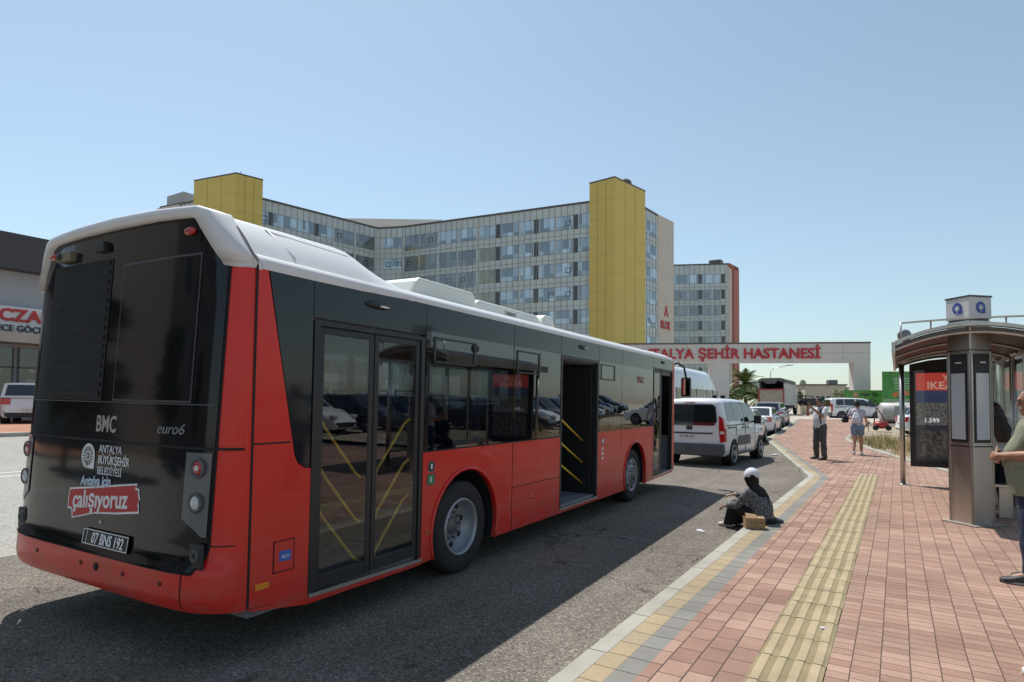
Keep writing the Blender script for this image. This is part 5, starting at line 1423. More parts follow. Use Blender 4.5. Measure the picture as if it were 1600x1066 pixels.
# dry grass on the verge
def blades(name, m, x0, x1, y0, y1, n, h, seed, inside):
    r = random.Random(seed); mb = MB()
    while n > 0:
        x, y = r.uniform(x0, x1), r.uniform(y0, y1)
        dn = noise.noise(Vector((x*1.1, y*.7, seed)))
        if not inside(x, y) or dn < -.12: n -= .2; continue
        hh = h*r.uniform(.4, 1.1)*(1+dn); a = r.random()*6.28; d = Vector((math.cos(a), math.sin(a), 0)); l = Vector((r.uniform(-.3, .3), r.uniform(-.3, .3), 1))*hh
        p = Vector((x, y, H(y))); wdt = .012
        mb.add([p-d*wdt, p+d*wdt, p+l], [(0, 1, 2)]); n -= 1
    o = mb.build(name, m); o['kind'] = 'stuff'; o['label'] = 'dry straw coloured grass on the verge beside the walk'; o['category'] = 'grass'; return o
vin = lambda x, y: x > rx(y)+.2 and y > 15
blades('dry_grass', M_dry, -2, 4, 16, 32, 5200, .34, 4, vin)
o = blades('green_weeds', M_leafl, -2, 1.5, 24, 31, 700, .34, 9, lambda x, y: vin(x, y) and x < rx(y)+1.6); o['label'] = 'green weeds growing among the dry verge grass'
structure(MB().grid(lambda u, y: (lerp(rx(y)+.1, 9, u), y, H(y)+.005), rng(0, 1, 6), rng(14.7, 44, 40)).build('verge', M_dirt))

# ================================================================== HOARDINGS AND YARD THINGS
M_green = mat('hoarding_green', (.05, .22, .04), .5, var=.3, vs=1.2)
hd = thing('hoarding', 'large green printed hoarding with orange picture beside the shelter post', 'hoarding', (-1.15, 65.2, .25), R_(20)); hd.scale = (1.18, 1, 1.18)
mb = MB(); mb.box(0, 4.6, -.04, .04, 1.35, 3.72); b_ = mb.build('board', M_green, hd)
mb = MB()
for x in (.2, 2.3, 4.4): mb.box(x-.04, x+.04, .04, .12, 0, 3.7)
mb.build('frame', M_steel, hd)
mb = MB(); mb.ell((1.45, -.045, 2.05), (.42, .012, .24)); mb.ell((.9, -.045, 1.95), (.22, .012, .2)); mb.build('orange_picture', mat('print_orange', (.50, .15, .05), .5, var=.4, vs=4), b_)
mb = MB()
for k in range(5): mb.box(.75+.03*k, 1.95, -.046, -.04, 3.15-.19*k, 3.21-.19*k)
mb.build('print_lines', mat('print_pale', (.42, .50, .40), .5, var=.3, vs=8), b_)
mb = MB(); mb.box(0.02, 4.58, -.046, -.041, 1.36, 1.62); mb.build('print_band', mat('print_green_pale', (.22, .34, .20), .5), b_)
hd2 = thing('hoarding', 'low green hoarding with black lettering before the gate leg', 'hoarding', (-4.3, 66.0, .0), R_(20)); hd2.scale = (1.2, 1, 1.2)
mb = MB(); mb.box(0, 2.9, -.03, .03, 1.45, 2.48); b_ = mb.build('board', mat('hoarding_green_light', (.09, .27, .05), .5, var=.2), hd2)
mb = MB()
for x in (.2, 2.6): mb.box(x-.04, x+.04, .03, .1, 0, 2.45)
mb.build('frame', M_steel, hd2)
text('hoarding_text', 'Her Ra', .42, M_ink, b_, (1.25, -.045, 2.0), (1, 0, 0), (0, 0, 1), 'LEFT', .02, .004, 1)
text('hoarding_text', 'Ce', .42, M_ink, b_, (1.85, -.045, 1.55), (1, 0, 0), (0, 0, 1), 'LEFT', .02, .004, 1)
mb = MB(); mb.ell((.85, -.04, 2.1), (.18, .012, .24)); mb.build('printed_figure', mat('print_flesh', (.42, .25, .14), .5, var=.4, vs=6), b_)
tk = thing('water_tank', 'pale grey dented tank trailer below the large green hoarding', 'tank', (.25, 45.0, .15), R_(15))
mb = MB(); mb.tube([(-1.25, 0, .95), (-1.15, 0, .95), (2.2, 0, .95), (2.3, 0, .95)], [.45, .62, .62, .45], 20); mb.build('barrel', mat('tank_grey', (.42, .42, .40), .5, var=.15, bump=.2, bs=6), tk)
mb = MB(); mb.box(-1.2, 2.2, -.5, .5, .28, .36); mb.build('chassis', M_blackmatt, tk)
mb = MB(); mb.box(-.6, .1, -.65, -.6, .7, 1.35); mb.build('patch', mat('tank_patch', (.30, .30, .29), .6), tk)
for y in (-.5, .5): wheel(tk, (.9, y, .28), .28, .14, .18, .04, 1) if False else None
mb = MB(); mb.lathe([(-.55, 0), (-.55, .27), (-.4, .28), (.4, .28), (.55, .27), (.55, 0)], (.9, 0, .28), 'y', 20); mb.build('wheel', M_rubber, tk)
rd = thing('cement_mixer', 'small red machine on wheels with an upright frame by the tank', 'machine', (-.75, 38.6, .2), R_(10))
mb = MB(); mb.ell((0, 0, .30), (.38, .32, .22)); mb.build('body', mat('machine_red', (.38, .05, .035), .5, var=.3), rd)
mb = MB(); mb.tube([(-.35, 0, .3), (-.22, 0, 1.25)], .03, 6); mb.tube([(.3, 0, .3), (-.2, 0, 1.2)], .03, 6); mb.build('frame', mat('machine_frame', (.12, .05, .04), .6), rd)
for x in (-.3, .3):
    mb = MB(); mb.lathe([(-.05, 0), (-.05, .14), (.05, .14), (.05, 0)], (x, -.25, .13), 'y', 16); mb.build('wheel', M_rubber, rd)
cw = car('parked_car', 'white car end showing just left of the shelter post beyond the grass', (.1, 35.2, .1), R_(-75), None, L=4.1, wb=2.5, gb=(.15, 3.0), gt=(.5, 2.3), ro=.7, roofz=1.42)
# street lamp far off behind the palms
lp = thing('street_lamp', 'thin street lamp leaning over the palms by the gate', 'street lamp', (-15.0, 92, .5))
mb = MB(); mb.tube([(0, 0, 0), (0, 0, 5.6), (.4, 0, 6.1), (2.2, 0, 6.5)], [.08, .06, .05, .04], 8); mb.build('pole', M_steel, lp)
mb = MB(); mb.box(2.0, 2.9, -.1, .1, 6.48, 6.58); mb.build('lamp_head', M_grey, lp, .02)
# litter
def crumple(name, label, loc, s, m, seed):
    r = random.Random(seed); mb = MB(); mb.ell((0, 0, 0), (s, s*.7, s*.3), 10)
    mb.v = [v*r.uniform(.6, 1.25)+Vector((0, 0, s*.25)) for v in mb.v]; mb.sm = [False]*len(mb.sm)
    o = mb.build(name, m); o.location = loc; return tag(o, label, 'litter')
M_paper = mat('paper', (.75, .75, .76), .7)
crumple('crumpled_paper', 'crumpled white paper lying on the asphalt near the seated person', (-2.14, 7.98, H0), .055, M_paper, 2)
crumple('paper_scrap', 'white scrap on the road between the van and the kerb corner', (-3.37, 21.3, H0), .10, M_paper, 3)
crumple('leaf_scrap', 'tiny pale scrap lying on the yellow ribbed slabs', (-.44, 4.66, .006), .018, M_paper, 5)
if 0: cr_ = MB(); cr_.tube([(-2.9, 13.25, H0+.02), (-2.55, 13.35, H0+.03), (-2.62, 13.1, H0+.02)], .02, 5); o = cr_.build('mirror_shadow_strip', M_black); tag(o, 'bent dark stick lying on the road in front of the bus shadow', 'mirror_shadow')  # dark tube in place of the bus mirror's cast shadow; not built

mb = MB(); r_g = random.Random(12)
for k in range(1500):
    y = r_g.uniform(1, 30); d = abs(r_g.gauss(0, .16)) if k % 3 else r_g.uniform(0, 3.5)
    x = kx(y)-.02-d; s = r_g.uniform(.003, .009)*(1 if d < 1 else .8)
    c = Vector((x, y, G(x, y)+s*.3)); vs_ = [c+Vector((r_g.uniform(-s, s), r_g.uniform(-s, s), r_g.uniform(0, s))) for _ in range(4)]
    mb.add(vs_, [(0, 1, 2), (0, 1, 3), (1, 2, 3), (0, 2, 3)])
o = mb.build('gutter_grit', mat('grit', (.34, .30, .24), .9, var=.6, vs=3)); o['kind'] = 'stuff'; o['label'] = 'small stones and grit gathered along the kerb on the road'; o['category'] = 'grit'
# cardboard box
M_card = mat('cardboard', (.34, .225, .115), .85, var=.12, vs=8)
bx = thing('cardboard_box', 'open brown cardboard box standing on the kerb before the seated person', 'box', (-1.50, 7.98, 0), R_(24)); bx.scale = (.7, .7, .7)
mb = MB(); mb.box(-.16, .16, -.11, .11, 0, .006)
for q in ((-.16, .16, -.11, -.105), (-.16, .16, .105, .11), (-.16, -.155, -.105, .105), (.155, .16, -.105, .105)): mb.box(q[0], q[1], q[2], q[3], 0, .19)
b_ = mb.build('carton', M_card, bx)
mb = MB(); mb.add([(-.16, -.11, .19), (0.0, -.11, .19), (.03, -.02, .24), (-.15, -.0, .26)], [(0, 1, 2, 3)]); mb.add([(.0, -.11, .19), (.16, -.11, .19), (.16, .02, .20), (.0, .0, .215)], [(0, 1, 2, 3)])
f_ = mb.build('flap', M_card, bx); so_ = f_.modifiers.new('t', 'SOLIDIFY'); so_.thickness = .004
mb = MB()
for k in range(3): mb.box(-.10+k*.09, -.05+k*.09, -.1115, -.11, .10, .13)
mb.build('print_marks', mat('card_print', (.20, .11, .05), .8), bx)

# ================================================================== PEOPLE
M_skin = mat('skin', (.42, .22, .14), .55, var=.06, vs=8)
M_skind = mat('skin_tanned', (.32, .16, .10), .55, var=.22, vs=16, bump=.25, bs=60)
def V3(*a): return Vector(a)
class Blob(MB):
    def cone(s, a, b, ra, rb, n=14, sq=1.0, up=None):
        a, b = Vector(a), Vector(b); d = (b-a); L = d.length; d.normalize()
        pts = [a-d*ra*.75, a-d*ra*.45, a, a.lerp(b, .5), b, b+d*rb*.45, b+d*rb*.75]
        rs = [ra*.55, ra*.86, ra, (ra+rb)/2*1.01, rb, rb*.86, rb*.55]
        return s.tube(pts, rs, n, True, True, sq, up)
    def body(s, secs, n=20):
        """closed loft: (centre, half-width vector, half-depth vector)"""
        V = []; 
        for c, wx, dy in secs:
            for k in range(n):
                th = 2*math.pi*k/n; cc, ss = math.cos(th), math.sin(th)
                cc = math.copysign(abs(cc)**.85, cc); ss = math.copysign(abs(ss)**.85, ss)
                V.append(Vector(c)+Vector(wx)*cc+Vector(dy)*ss)
        m = len(secs)
        F = [(i*n+k, i*n+(k+1) % n, (i+1)*n+(k+1) % n, (i+1)*n+k) for i in range(m-1) for k in range(n)]
        F += [tuple(range(n))[::-1], tuple((m-1)*n+k for k in range(n))]
        return s.add(V, F, True)
    def fuse(s, name, m, parent, voxel=.01, fold=0., fs=14., seed=0, smooth=2, stretch=1.0):
        o = s.build('tmp', m)
        r = o.modifiers.new('r', 'REMESH'); r.mode = 'VOXEL'; r.voxel_size = voxel; r.use_smooth_shade = True
        sm = o.modifiers.new('s', 'SMOOTH'); sm.iterations = smooth; sm.factor = .5
        dg = bpy.context.evaluated_depsgraph_get()
        me = bpy.data.meshes.new_from_object(o.evaluated_get(dg))
        bpy.data.objects.remove(o)
        if fold:
            me.calc_normals_split() if hasattr(me, 'calc_normals_split') else None
            ns = [v.normal.copy() for v in me.vertices]
            for v, nn in zip(me.vertices, ns):
                p = Vector((v.co.x*fs, v.co.y*fs, v.co.z*fs*stretch+seed))
                v.co += nn*(noise.noise(p)*fold+noise.noise(p*2.3)*fold*.4)
        me.name = name; me.materials.clear(); me.materials.append(m)
        me.polygons.foreach_set('use_smooth', [True]*len(me.polygons))
        ob = bpy.data.objects.new(name, me); col.objects.link(ob); ob.parent = parent
        return ob
def hand(b, wr, d, nrm, side, k=1.0, curl=.5):
    """palm, four bent unequal fingers and a thumb; d along the hand, nrm back of hand, side towards the thumb"""
    wr, d, nrm, side = Vector(wr), Vector(d).normalized(), Vector(nrm).normalized(), Vector(side).normalized()
    b.body([(wr, side*.026*k, nrm*.019*k), (wr+d*.03*k, side*.034*k, nrm*.018*k), (wr+d*.085*k, side*.042*k, nrm*.014*k), (wr+d*.098*k, side*.038*k, nrm*.010*k)], 12)
    for i, (o, L) in enumerate(((.030, .075), (.010, .083), (-.010, .078), (-.030, .060))):
        p = wr+d*.088*k+side*o*k; v = d.copy()
        r = .0095*k
        for j in range(3):
            v = (v-nrm*curl*(.5+.25*j)).normalized(); q = p+v*L*k*(.42, .32, .26)[j]; b.cone(p, q, r, r*.88, 8); p = q; r *= .88
    p = wr+d*.03*k+side*.03*k; v = (d*.65+side*.75-nrm*.3*curl).normalized()
    q = p+v*.045*k; b.cone(p, q, .013*k, .011*k, 8); v = (v+d*.5-nrm*.3*curl).normalized(); b.cone(q, q+v*.032*k, .011*k, .009*k, 8)
def head(b, c, f, up=(0, 0, 1), k=1.0):
    """skull, jaw, nose, brow and ears; c centre of the head, f the way it looks"""
    c, f, up = Vector(c), Vector(f).normalized(), Vector(up).normalized(); r = f.cross(up).normalized(); up = r.cross(f)
    b.ell(c+up*.02*k-f*.012*k, (.078*k, .096*k, .093*k), 20, Matrix((r, f, up)).transposed())
    b.ell(c-up*.055*k+f*.026*k, (.055*k, .060*k, .060*k), 16, Matrix((r, f, up)).transposed())
    b.ell(c-up*.095*k+f*.060*k, (.026*k, .022*k, .020*k), 10, Matrix((r, f, up)).transposed())
    b.cone(c+f*.084*k+up*.014*k, c+f*.098*k-up*.022*k, .008*k, .012*k, 8)
    b.ell(c+f*.082*k-up*.058*k, (.024*k, .010*k, .010*k), 10, Matrix((r, f, up)).transposed())
    b.ell(c+f*.078*k+up*.034*k, (.050*k, .014*k, .012*k), 10, Matrix((r, f, up)).transposed())
    for s in (-1, 1): b.ell(c+r*s*.080*k-up*.01*k-f*.01*k, (.010*k, .020*k, .032*k), 10, Matrix((r, f, up)).transposed())
def eyes(parent, c, f, k=1.0):
    c, f = Vector(c), Vector(f).normalized(); up = Vector((0, 0, 1)); r = f.cross(up).normalized()
    for s in (-1, 1):
        mb = MB(); mb.ell(c+r*s*.032*k+f*.079*k+up*.004*k, (.012*k, .009*k, .006*k), 8); mb.build('eye', mat('eye_dark', (.03, .02, .015), .2), parent)
        mb = MB(); mb.tube([c+r*s*.016*k+f*.090*k+up*.026*k, c+r*s*.034*k+f*.088*k+up*.031*k, c+r*s*.052*k+f*.076*k+up*.024*k], .004*k, 6); mb.build('eyebrow', mat('brow', (.04, .03, .025), .8), parent)
def hairshape(name, parent, c, f, m, k=1.0, front=.5, low=-.3, long=0, thick=.012):
    c, f = Vector(c), Vector(f).normalized(); up = Vector((0, 0, 1)); r = f.cross(up).normalized()
    Mx = Matrix((r, f, up)).transposed(); mb = MB(); n = 28; V = []; R0, R1, R2 = (.078+thick)*k, (.096+thick)*k, (.093+thick)*k
    cc = c+up*.02*k-f*.012*k
    rows = 14
    def pt(i, j, o=0):
        th = 2*math.pi*j/n                       # 0 = right, pi/2 = front
        fr = max(0, math.sin(th))
        lim = lerp(math.pi*.5-low, math.pi*.5-front, sstep(.25, .8, fr))
        ph = lim*i/rows
        q = Vector(((R0-o)*math.sin(ph)*math.cos(th), (R1-o)*math.sin(ph)*math.sin(th), (R2-o)*math.cos(ph)))
        q *= 1+.02*noise.noise(Vector((th*3, ph*9, c.x)))
        return cc+Mx @ q
    mb.grid(lambda i, j: pt(i, j), list(range(rows+1)), list(range(n)), closed=True)
    mb.grid(lambda i, j: pt(i, j, .016*k), list(range(rows+1)), list(range(n)), closed=True)
    mb.grid(lambda i, j: pt(rows, j, .016*k*i), [0, 1], list(range(n)), closed=True)
    return mb.build(name, m, parent)
def legs(b, hipL, knL, anL, hipR, knR, anR, r=(.085, .058, .042), foot=True, toeL=None, toeR=None):
    for h, k, a, t in ((hipL, knL, anL, toeL), (hipR, knR, anR, toeR)):
        b.cone(h, k, r[0], r[1]); b.cone(k, Vector(k).lerp(Vector(a), .35), r[1]*.98, r[1]*.95); b.cone(Vector(k).lerp(Vector(a), .3), a, r[1]*.95, r[2])
        if foot and t is not None:
            b.cone(a, t, .04, .032)
def shoe(b, an, toe, k=1.0):
    an, toe = Vector(an), Vector(toe); d = (toe-an); d.z = 0; d.normalize(); s = d.cross(Vector((0, 0, 1)))
    g = an.z-.085*k
    base = Vector((an.x, an.y, g))
    b.body([(base-d*.065*k+V3(0, 0, .035*k), s*.028*k, V3(0, 0, .035*k)), (base-d*.05*k+V3(0, 0, .045*k), s*.040*k, V3(0, 0, .045*k)), (base+V3(0, 0, .055*k), s*.042*k, V3(0, 0, .055*k)), (base+d*.06*k+V3(0, 0, .045*k), s*.045*k, V3(0, 0, .045*k)), (base+d*.13*k+V3(0, 0, .032*k), s*.050*k, V3(0, 0, .032*k)), (base+d*.18*k+V3(0, 0, .026*k), s*.042*k, V3(0, 0, .025*k)), (base+d*.205*k+V3(0, 0, .022*k), s*.022*k, V3(0, 0, .018*k))], 14)
M_denimd = mat('dark_denim', (.018, .028, .062), .85, var=.25, vs=14, bump=.3, bs=120)
M_denim = mat('light_denim', (.16, .22, .32), .85, var=.25, vs=14)
M_khaki = mat('grey_trousers', (.075, .072, .06), .85, var=.2, vs=14)
M_polo = mat('sage_polo', (.21, .22, .15), .9, var=.08, vs=30, bump=.2, bs=200)
M_wshirt = mat('white_tee', (.60, .60, .62), .9, var=.05)
M_lilac = mat('lilac_tee', (.46, .42, .50), .9, var=.08)
M_blackc = mat('black_cloth', (.012, .012, .014), .9, var=.3, vs=12)
M_hair = mat('dark_hair', (.018, .013, .010), .6, var=.3, vs=30)
M_hairg = mat('greying_hair', (.085, .068, .055), .7, var=.5, vs=60)
M_hairb = mat('brown_hair', (.05, .025, .014), .5, var=.5, vs=20, stretch=(1, 1, .1))
M_shoe = mat('dark_shoe', (.03, .03, .033), .6)
M_sole = mat('shoe_sole', (.35, .34, .33), .7)
M_wshoe = mat('white_shoe', (.66, .65, .64), .5)
X_, Z_ = Vector((1, 0, 0)), Vector((0, 0, 1))
def torso(b, g=0., belly=0., hip=.155, wst=.14, ch=.165, shw=.185, zh=.92, up=0):
    Y_ = Vector((0, 1, 0))
    b.body([((0, 0, zh-.10), X_*(hip-.02+g), Y_*(.105+g)), ((0, -.005, zh), X_*(hip+g), Y_*(.115+g)), ((0, belly*.5, zh+.12), X_*(wst+g), Y_*(.105+g+belly*.5)), ((0, belly*.4, zh+.25), X_*(ch-.01+g), Y_*(.115+g+belly*.3)), ((0, -.005, zh+.38), X_*(ch+.01+g), Y_*(.115+g)), ((0, -.012, zh+.47), X_*(shw-.02+g), Y_*(.09+g)), ((0, -.015, zh+.515), X_*(.10+g), Y_*(.065+g)), ((0, -.012, zh+.54), X_*(.06+g*.6), Y_*(.055+g*.6))])
def neckhead(b, zh, hc, f, k=1.0, r=.056):
    b.cone((0, -.012, zh+.50), Vector(hc)-Vector((0, .012, .05)), r, r*.92); head(b, hc, f, k=k)

# --- man in the sage polo, arms folded, at the right edge
pm = thing('person', 'man in sage polo shirt and dark jeans standing with folded arms at the right edge', 'person', (.975, 6.86, 0), R_(86))
zh = .88
hc = V3(0, .0, 1.545); hf = V3(.05, 1, -.14)
shL, shR = V3(-.19, -.01, 1.35), V3(.19, -.01, 1.35)
elL, elR = V3(-.245, -.01, 1.10), V3(.245, .0, 1.10)
wrL, wrR = V3(-.07, .235, 1.075), V3(.06, .215, 1.045)
b = Blob(); torso(b, 0, .07, zh=zh); neckhead(b, zh, hc, hf)
for s_, e_, w_ in ((shL, elL, wrL), (shR, elR, wrR)): b.cone(s_, e_, .050, .042); b.cone(e_, Vector(e_).lerp(w_, .4), .042, .040); b.cone(Vector(e_).lerp(w_, .4), w_, .040, .027)
hand(b, wrL, (.75, .35, -.05), (-.2, 1, .2), (0, -.2, 1), 1.0, .75)
hand(b, wrR, (-.85, .30, .0), (.2, 1, .1), (0, -.1, 1), 1.0, .7)
aL, aR = V3(-.11, .02, .085), V3(.12, -.07, .085)
legs(b, (-.09, 0, zh), (-.10, .03, .47), aL, (.09, 0, zh), (.11, 0, .47), aR, (.088, .058, .04), True, aL+V3(0, .12, -.04), aR+V3(0, .12, -.04))
bd = b.fuse('body', M_skind, pm, .0065)
eyes(bd, hc, hf); hairshape('hair', bd, hc, hf, M_hairg, 1.0, .62, -.42, thick=.006)
b = Blob(); torso(b, .016, .085, zh=zh); b.body([((0, .02, zh-.13), X_*.175, V3(0, .145, 0)), ((0, .03, zh-.05), X_*.178, V3(0, .150, 0)), ((0, .04, zh+.1), X_*.165, V3(0, .15, 0))])
for s_, e_ in ((shL, elL), (shR, elR)): b.cone(s_, s_.lerp(e_, .72), .070, .066)
b.fuse('polo_shirt', M_polo, bd, .008, .009, 9, 3, 2, .6)
mb = MB(); mb.tube([V3(.075*math.cos(a), -.012+.068*math.sin(a), 1.405+.008*math.sin(a)) for a in [6.283*i/18 for i in range(19)]], .015, 6); mb.build('collar', M_polo, bd)
b = Blob(); b.body([((0, 0, zh-.12), X_*.165, V3(0, .125, 0)), ((0, 0, zh-.0), X_*.168, V3(0, .128, 0)), ((0, .0, zh+.05), X_*.16, V3(0, .125, 0))])
legs(b, (-.09, 0, zh-.02), (-.10, .03, .47), aL+V3(0, 0, .02), (.09, 0, zh-.02), (.11, 0, .47), aR+V3(0, 0, .02), (.105, .080, .066), False)
b.fuse('jeans', M_denimd, bd, .009, .012, 8, 5, 2, .8)
for a in (aL, aR):
    b = Blob(); shoe(b, a, a+V3(0, .2, 0), 1.08); s_ = b.fuse('shoe', M_shoe, bd, .006)
    mb = MB(); d = .0
    mb.prism([(a.x-.045, a.y-.08), (a.x+.045, a.y-.08), (a.x+.052, a.y+.12), (a.x+.035, a.y+.21), (a.x-.035, a.y+.21), (a.x-.052, a.y+.12)], 'z', .001, .022); mb.build('sole', M_sole, s_, .006)

# --- person just outside the right edge, whose shoe tip shows
pe = thing('person', 'person at the right edge of whom only a white shoe tip shows', 'person', (.835, 4.60, 0), R_(88))
zh = .9; hc = V3(0, .03, 1.60); hf = V3(0, 1, 0)
b = Blob(); torso(b, 0, 0, zh=zh); neckhead(b, zh, hc, hf)
aL, aR = V3(-.10, .03, .085), V3(.10, -.08, .085)
for s in (-1, 1):
    w_ = V3(s*.25, .03, .82); b.cone((s*.19, 0, 1.37), (s*.235, -.02, 1.09), .048, .040); b.cone((s*.235, -.02, 1.09), w_, .038, .026); hand(b, w_, (0, .1, -1), (s, 0, 0), (0, 1, 0))
legs(b, (-.09, 0, zh), (-.10, .03, .48), aL, (.09, 0, zh), (.10, 0, .48), aR, foot=True, toeL=aL+V3(0, .1, -.04), toeR=aR+V3(0, .1, -.04))
bd = b.fuse('body', M_skin, pe, .009); eyes(bd, hc, hf); hairshape('hair', bd, hc, hf, M_hair, 1.0, .6, -.4)
b = Blob(); torso(b, .016, zh=zh); [b.cone((s*.19, 0, 1.37), (s*.225, -.015, 1.17), .066, .06) for s in (-1, 1)]; b.fuse('shirt', M_wshirt, bd, .012, .008, 10)
b = Blob(); b.body([((0, 0, zh-.12), X_*.165, V3(0, .125, 0)), ((0, 0, zh+.05), X_*.16, V3(0, .125, 0))]); legs(b, (-.09, 0, zh), (-.10, .03, .48), aL, (.09, 0, zh), (.10, 0, .48), aR, (.1, .075, .06), False); b.fuse('trousers', M_khaki, bd, .012, .01, 9)
for a in (aL, aR):
    b = Blob(); shoe(b, a, a+V3(0, .2, 0), 1.1); s_ = b.fuse('shoe', M_wshoe, bd, .006)
    mb = MB(); mb.prism([(a.x-.045, a.y-.08), (a.x+.045, a.y-.08), (a.x+.052, a.y+.12), (a.x+.035, a.y+.215), (a.x-.035, a.y+.215), (a.x-.052, a.y+.12)], 'z', .001, .02); mb.build('sole', M_sole, s_, .006)

# --- cameraman
pc = thing('person', 'cameraman in white shirt and grey trousers holding a video camera to his eye', 'person', (-1.84, 19.2, 0), R_(143))
zh = .93; hc = V3(.02, .05, 1.60); hf = V3(-.15, 1, -.02)
aL, aR = V3(-.17, .05, .085), V3(.17, -.04, .085)
b = Blob(); torso(b, 0, .03, zh=zh); neckhead(b, zh, hc, hf)
arms = ((V3(-.19, 0, 1.40), V3(-.24, .18, 1.20), V3(-.06, .40, 1.46)), (V3(.19, 0, 1.40), V3(.30, .14, 1.24), V3(.13, .30, 1.50)))
for s_, e_, w_ in arms: b.cone(s_, e_, .052, .043); b.cone(e_, w_, .042, .027)
hand(b, arms[0][2], (.2, .5, .6), (-.6, 0, -.3), (0, .2, 1), 1.0, .6); hand(b, arms[1][2], (-.1, .9, .2), (1, 0, 0), (0, 0, 1), 1.0, .7)
legs(b, (-.09, 0, zh), (-.14, .05, .50), aL, (.09, 0, zh), (.14, 0, .50), aR, foot=True, toeL=aL+V3(0, .1, -.04), toeR=aR+V3(0, .1, -.04))
bd = b.fuse('body', M_skind, pc, .010); eyes(bd, hc, hf); hairshape('hair', bd, hc, hf, M_hair, 1.0, .6, -.35)
b = Blob(); torso(b, .018, .04, zh=zh)
for s_, e_, w_ in arms: b.cone(s_, s_.lerp(e_, .7), .072, .068)
b.fuse('shirt', M_wshirt, bd, .012, .012, 9, 2)
b = Blob(); b.body([((0, 0, zh-.12), X_*.165, V3(0, .125, 0)), ((0, 0, zh+.04), X_*.162, V3(0, .125, 0))]); legs(b, (-.09, 0, zh), (-.14, .05, .50), aL, (.09, 0, zh), (.14, 0, .50), aR, (.112, .088, .075), False); b.fuse('trousers', M_khaki, bd, .012, .016, 8)
for a in (aL, aR):
    b = Blob(); shoe(b, a, a+V3(0, .2, 0), 1.1); b.fuse('shoe', M_shoe, bd, .009)
mb = MB(); mb.tube([V3(-.14, .12, 1.42), V3(-.12, .15, 1.2), V3(-.14, .12, 1.0)], .018, 6); mb.build('strap', M_blackc, bd)
vc = thing('video_camera', 'black shoulder video camera held up by the man in white', 'camera', (0, 0, 0)); vc.matrix_world = Matrix.Translation((-1.84, 19.2, 0)) @ Matrix.Rotation(R_(143), 4, 'Z')
vc.location = vc.matrix_world.translation; 
mb = MB(); mb.box(-.02, .13, .16, .52, 1.50, 1.70); mb.build('camera_body', M_black, vc, .02)
mb = MB(); mb.lathe([(.50, .055), (.62, .06), (.70, .075), (.70, .0)], (.05, 0, 1.60), 'y', 18); mb.build('lens', M_blackmatt, vc)
mb = MB(); mb.tube([(.05, .2, 1.70), (.05, .22, 1.76), (.05, .48, 1.76), (.05, .5, 1.70)], .015, 6); mb.tube([(.05, .46, 1.77), (.05, .78, 1.775)], .016, 6); mb.build('handle', M_black, vc)

# --- woman walking away with bags
pw = thing('person', 'woman in denim shorts walking away with a white bag and dark bag on her back', 'person', (-1.05, 21.7, 0), R_(-6))
zh = .88; hc = V3(.0, .03, 1.53); hf = V3(-.1, 1, -.05)
aL, aR = V3(-.09, -.16, .10), V3(.08, .10, .085)
b = Blob(); torso(b, -.012, 0, zh=zh, shw=.165); neckhead(b, zh, hc, hf, .95, .048)
armw = ((V3(-.165, 0, 1.345), V3(-.26, -.05, 1.15), V3(-.18, .08, 1.08)), (V3(.165, 0, 1.345), V3(.23, -.03, 1.10), V3(.29, -.02, .86)))
for s_, e_, w_ in armw: b.cone(s_, e_, .042, .034); b.cone(e_, w_, .033, .023)
hand(b, armw[0][2], (.3, .5, 0), (-1, 0, 0), (0, 0, 1), .92, .7); hand(b, armw[1][2], (.15, .1, -1), (1, 0, 0), (0, 1, 0), .92, .35)
legs(b, (-.085, 0, zh), (-.085, .03, .48), aL, (.085, 0, zh), (.085, .07, .47), aR, (.090, .058, .040), True, aL+V3(0, .09, -.06), aR+V3(0, .1, -.04))
bd = b.fuse('body', M_skin, pw, .009)
hairshape('hair', bd, hc, hf, M_hair, .97, .6, -.75, thick=.018)
mb = MB(); mb.ell(hc+V3(0, -.09, .085), (.05, .05, .05)); mb.build('hair_bun', M_hair, bd)
b = Blob(); torso(b, .008, 0, zh=zh, shw=.165); [b.cone(s_, s_.lerp(e_, .55), .058, .052) for s_, e_, w_ in armw]; b.fuse('t_shirt', M_lilac, bd, .011, .008, 11, 6)
b = Blob(); b.body([((0, -.005, zh-.14), X_*.165, V3(0, .125, 0)), ((0, -.005, zh), X_*.168, V3(0, .13, 0)), ((0, 0, zh+.07), X_*.15, V3(0, .115, 0))]); b.cone((-.085, 0, zh-.05), (-.087, .015, .65), .108, .098); b.cone((.085, 0, zh-.05), (.087, .04, .65), .108, .098); b.fuse('shorts', M_denim, bd, .010, .008, 10)
for a in (aL, aR):
    b = Blob(); shoe(b, a, a+V3(0, .2, 0), .98); b.fuse('shoe', M_wshoe, bd, .008)
wb_ = thing('backpack', 'white drawstring backpack on the back of the walking woman', 'bag', (-1.05, 21.7, 0), R_(-6))
b = Blob(); b.body([((-.02, -.14, .98), X_*.10, V3(0, .03, 0)), ((-.02, -.19, 1.02), X_*.13, V3(0, .07, 0)), ((-.01, -.18, 1.15), X_*.11, V3(0, .06, 0)), ((0, -.15, 1.30), X_*.05, V3(0, .03, 0))]); b.fuse('sack', M_wshirt, wb_, .010, .015, 12)
mb = MB(); [mb.tube([V3(s*.03, -.15, 1.30), V3(s*.10, -.09, 1.40), V3(s*.12, .0, 1.42)], .008, 6) for s in (-1, 1)]; mb.build('cord', M_wshirt, wb_)
hb_ = thing('handbag', 'dark shoulder bag hanging at the left side of the walking woman', 'bag', (-1.05, 21.7, 0), R_(-6))
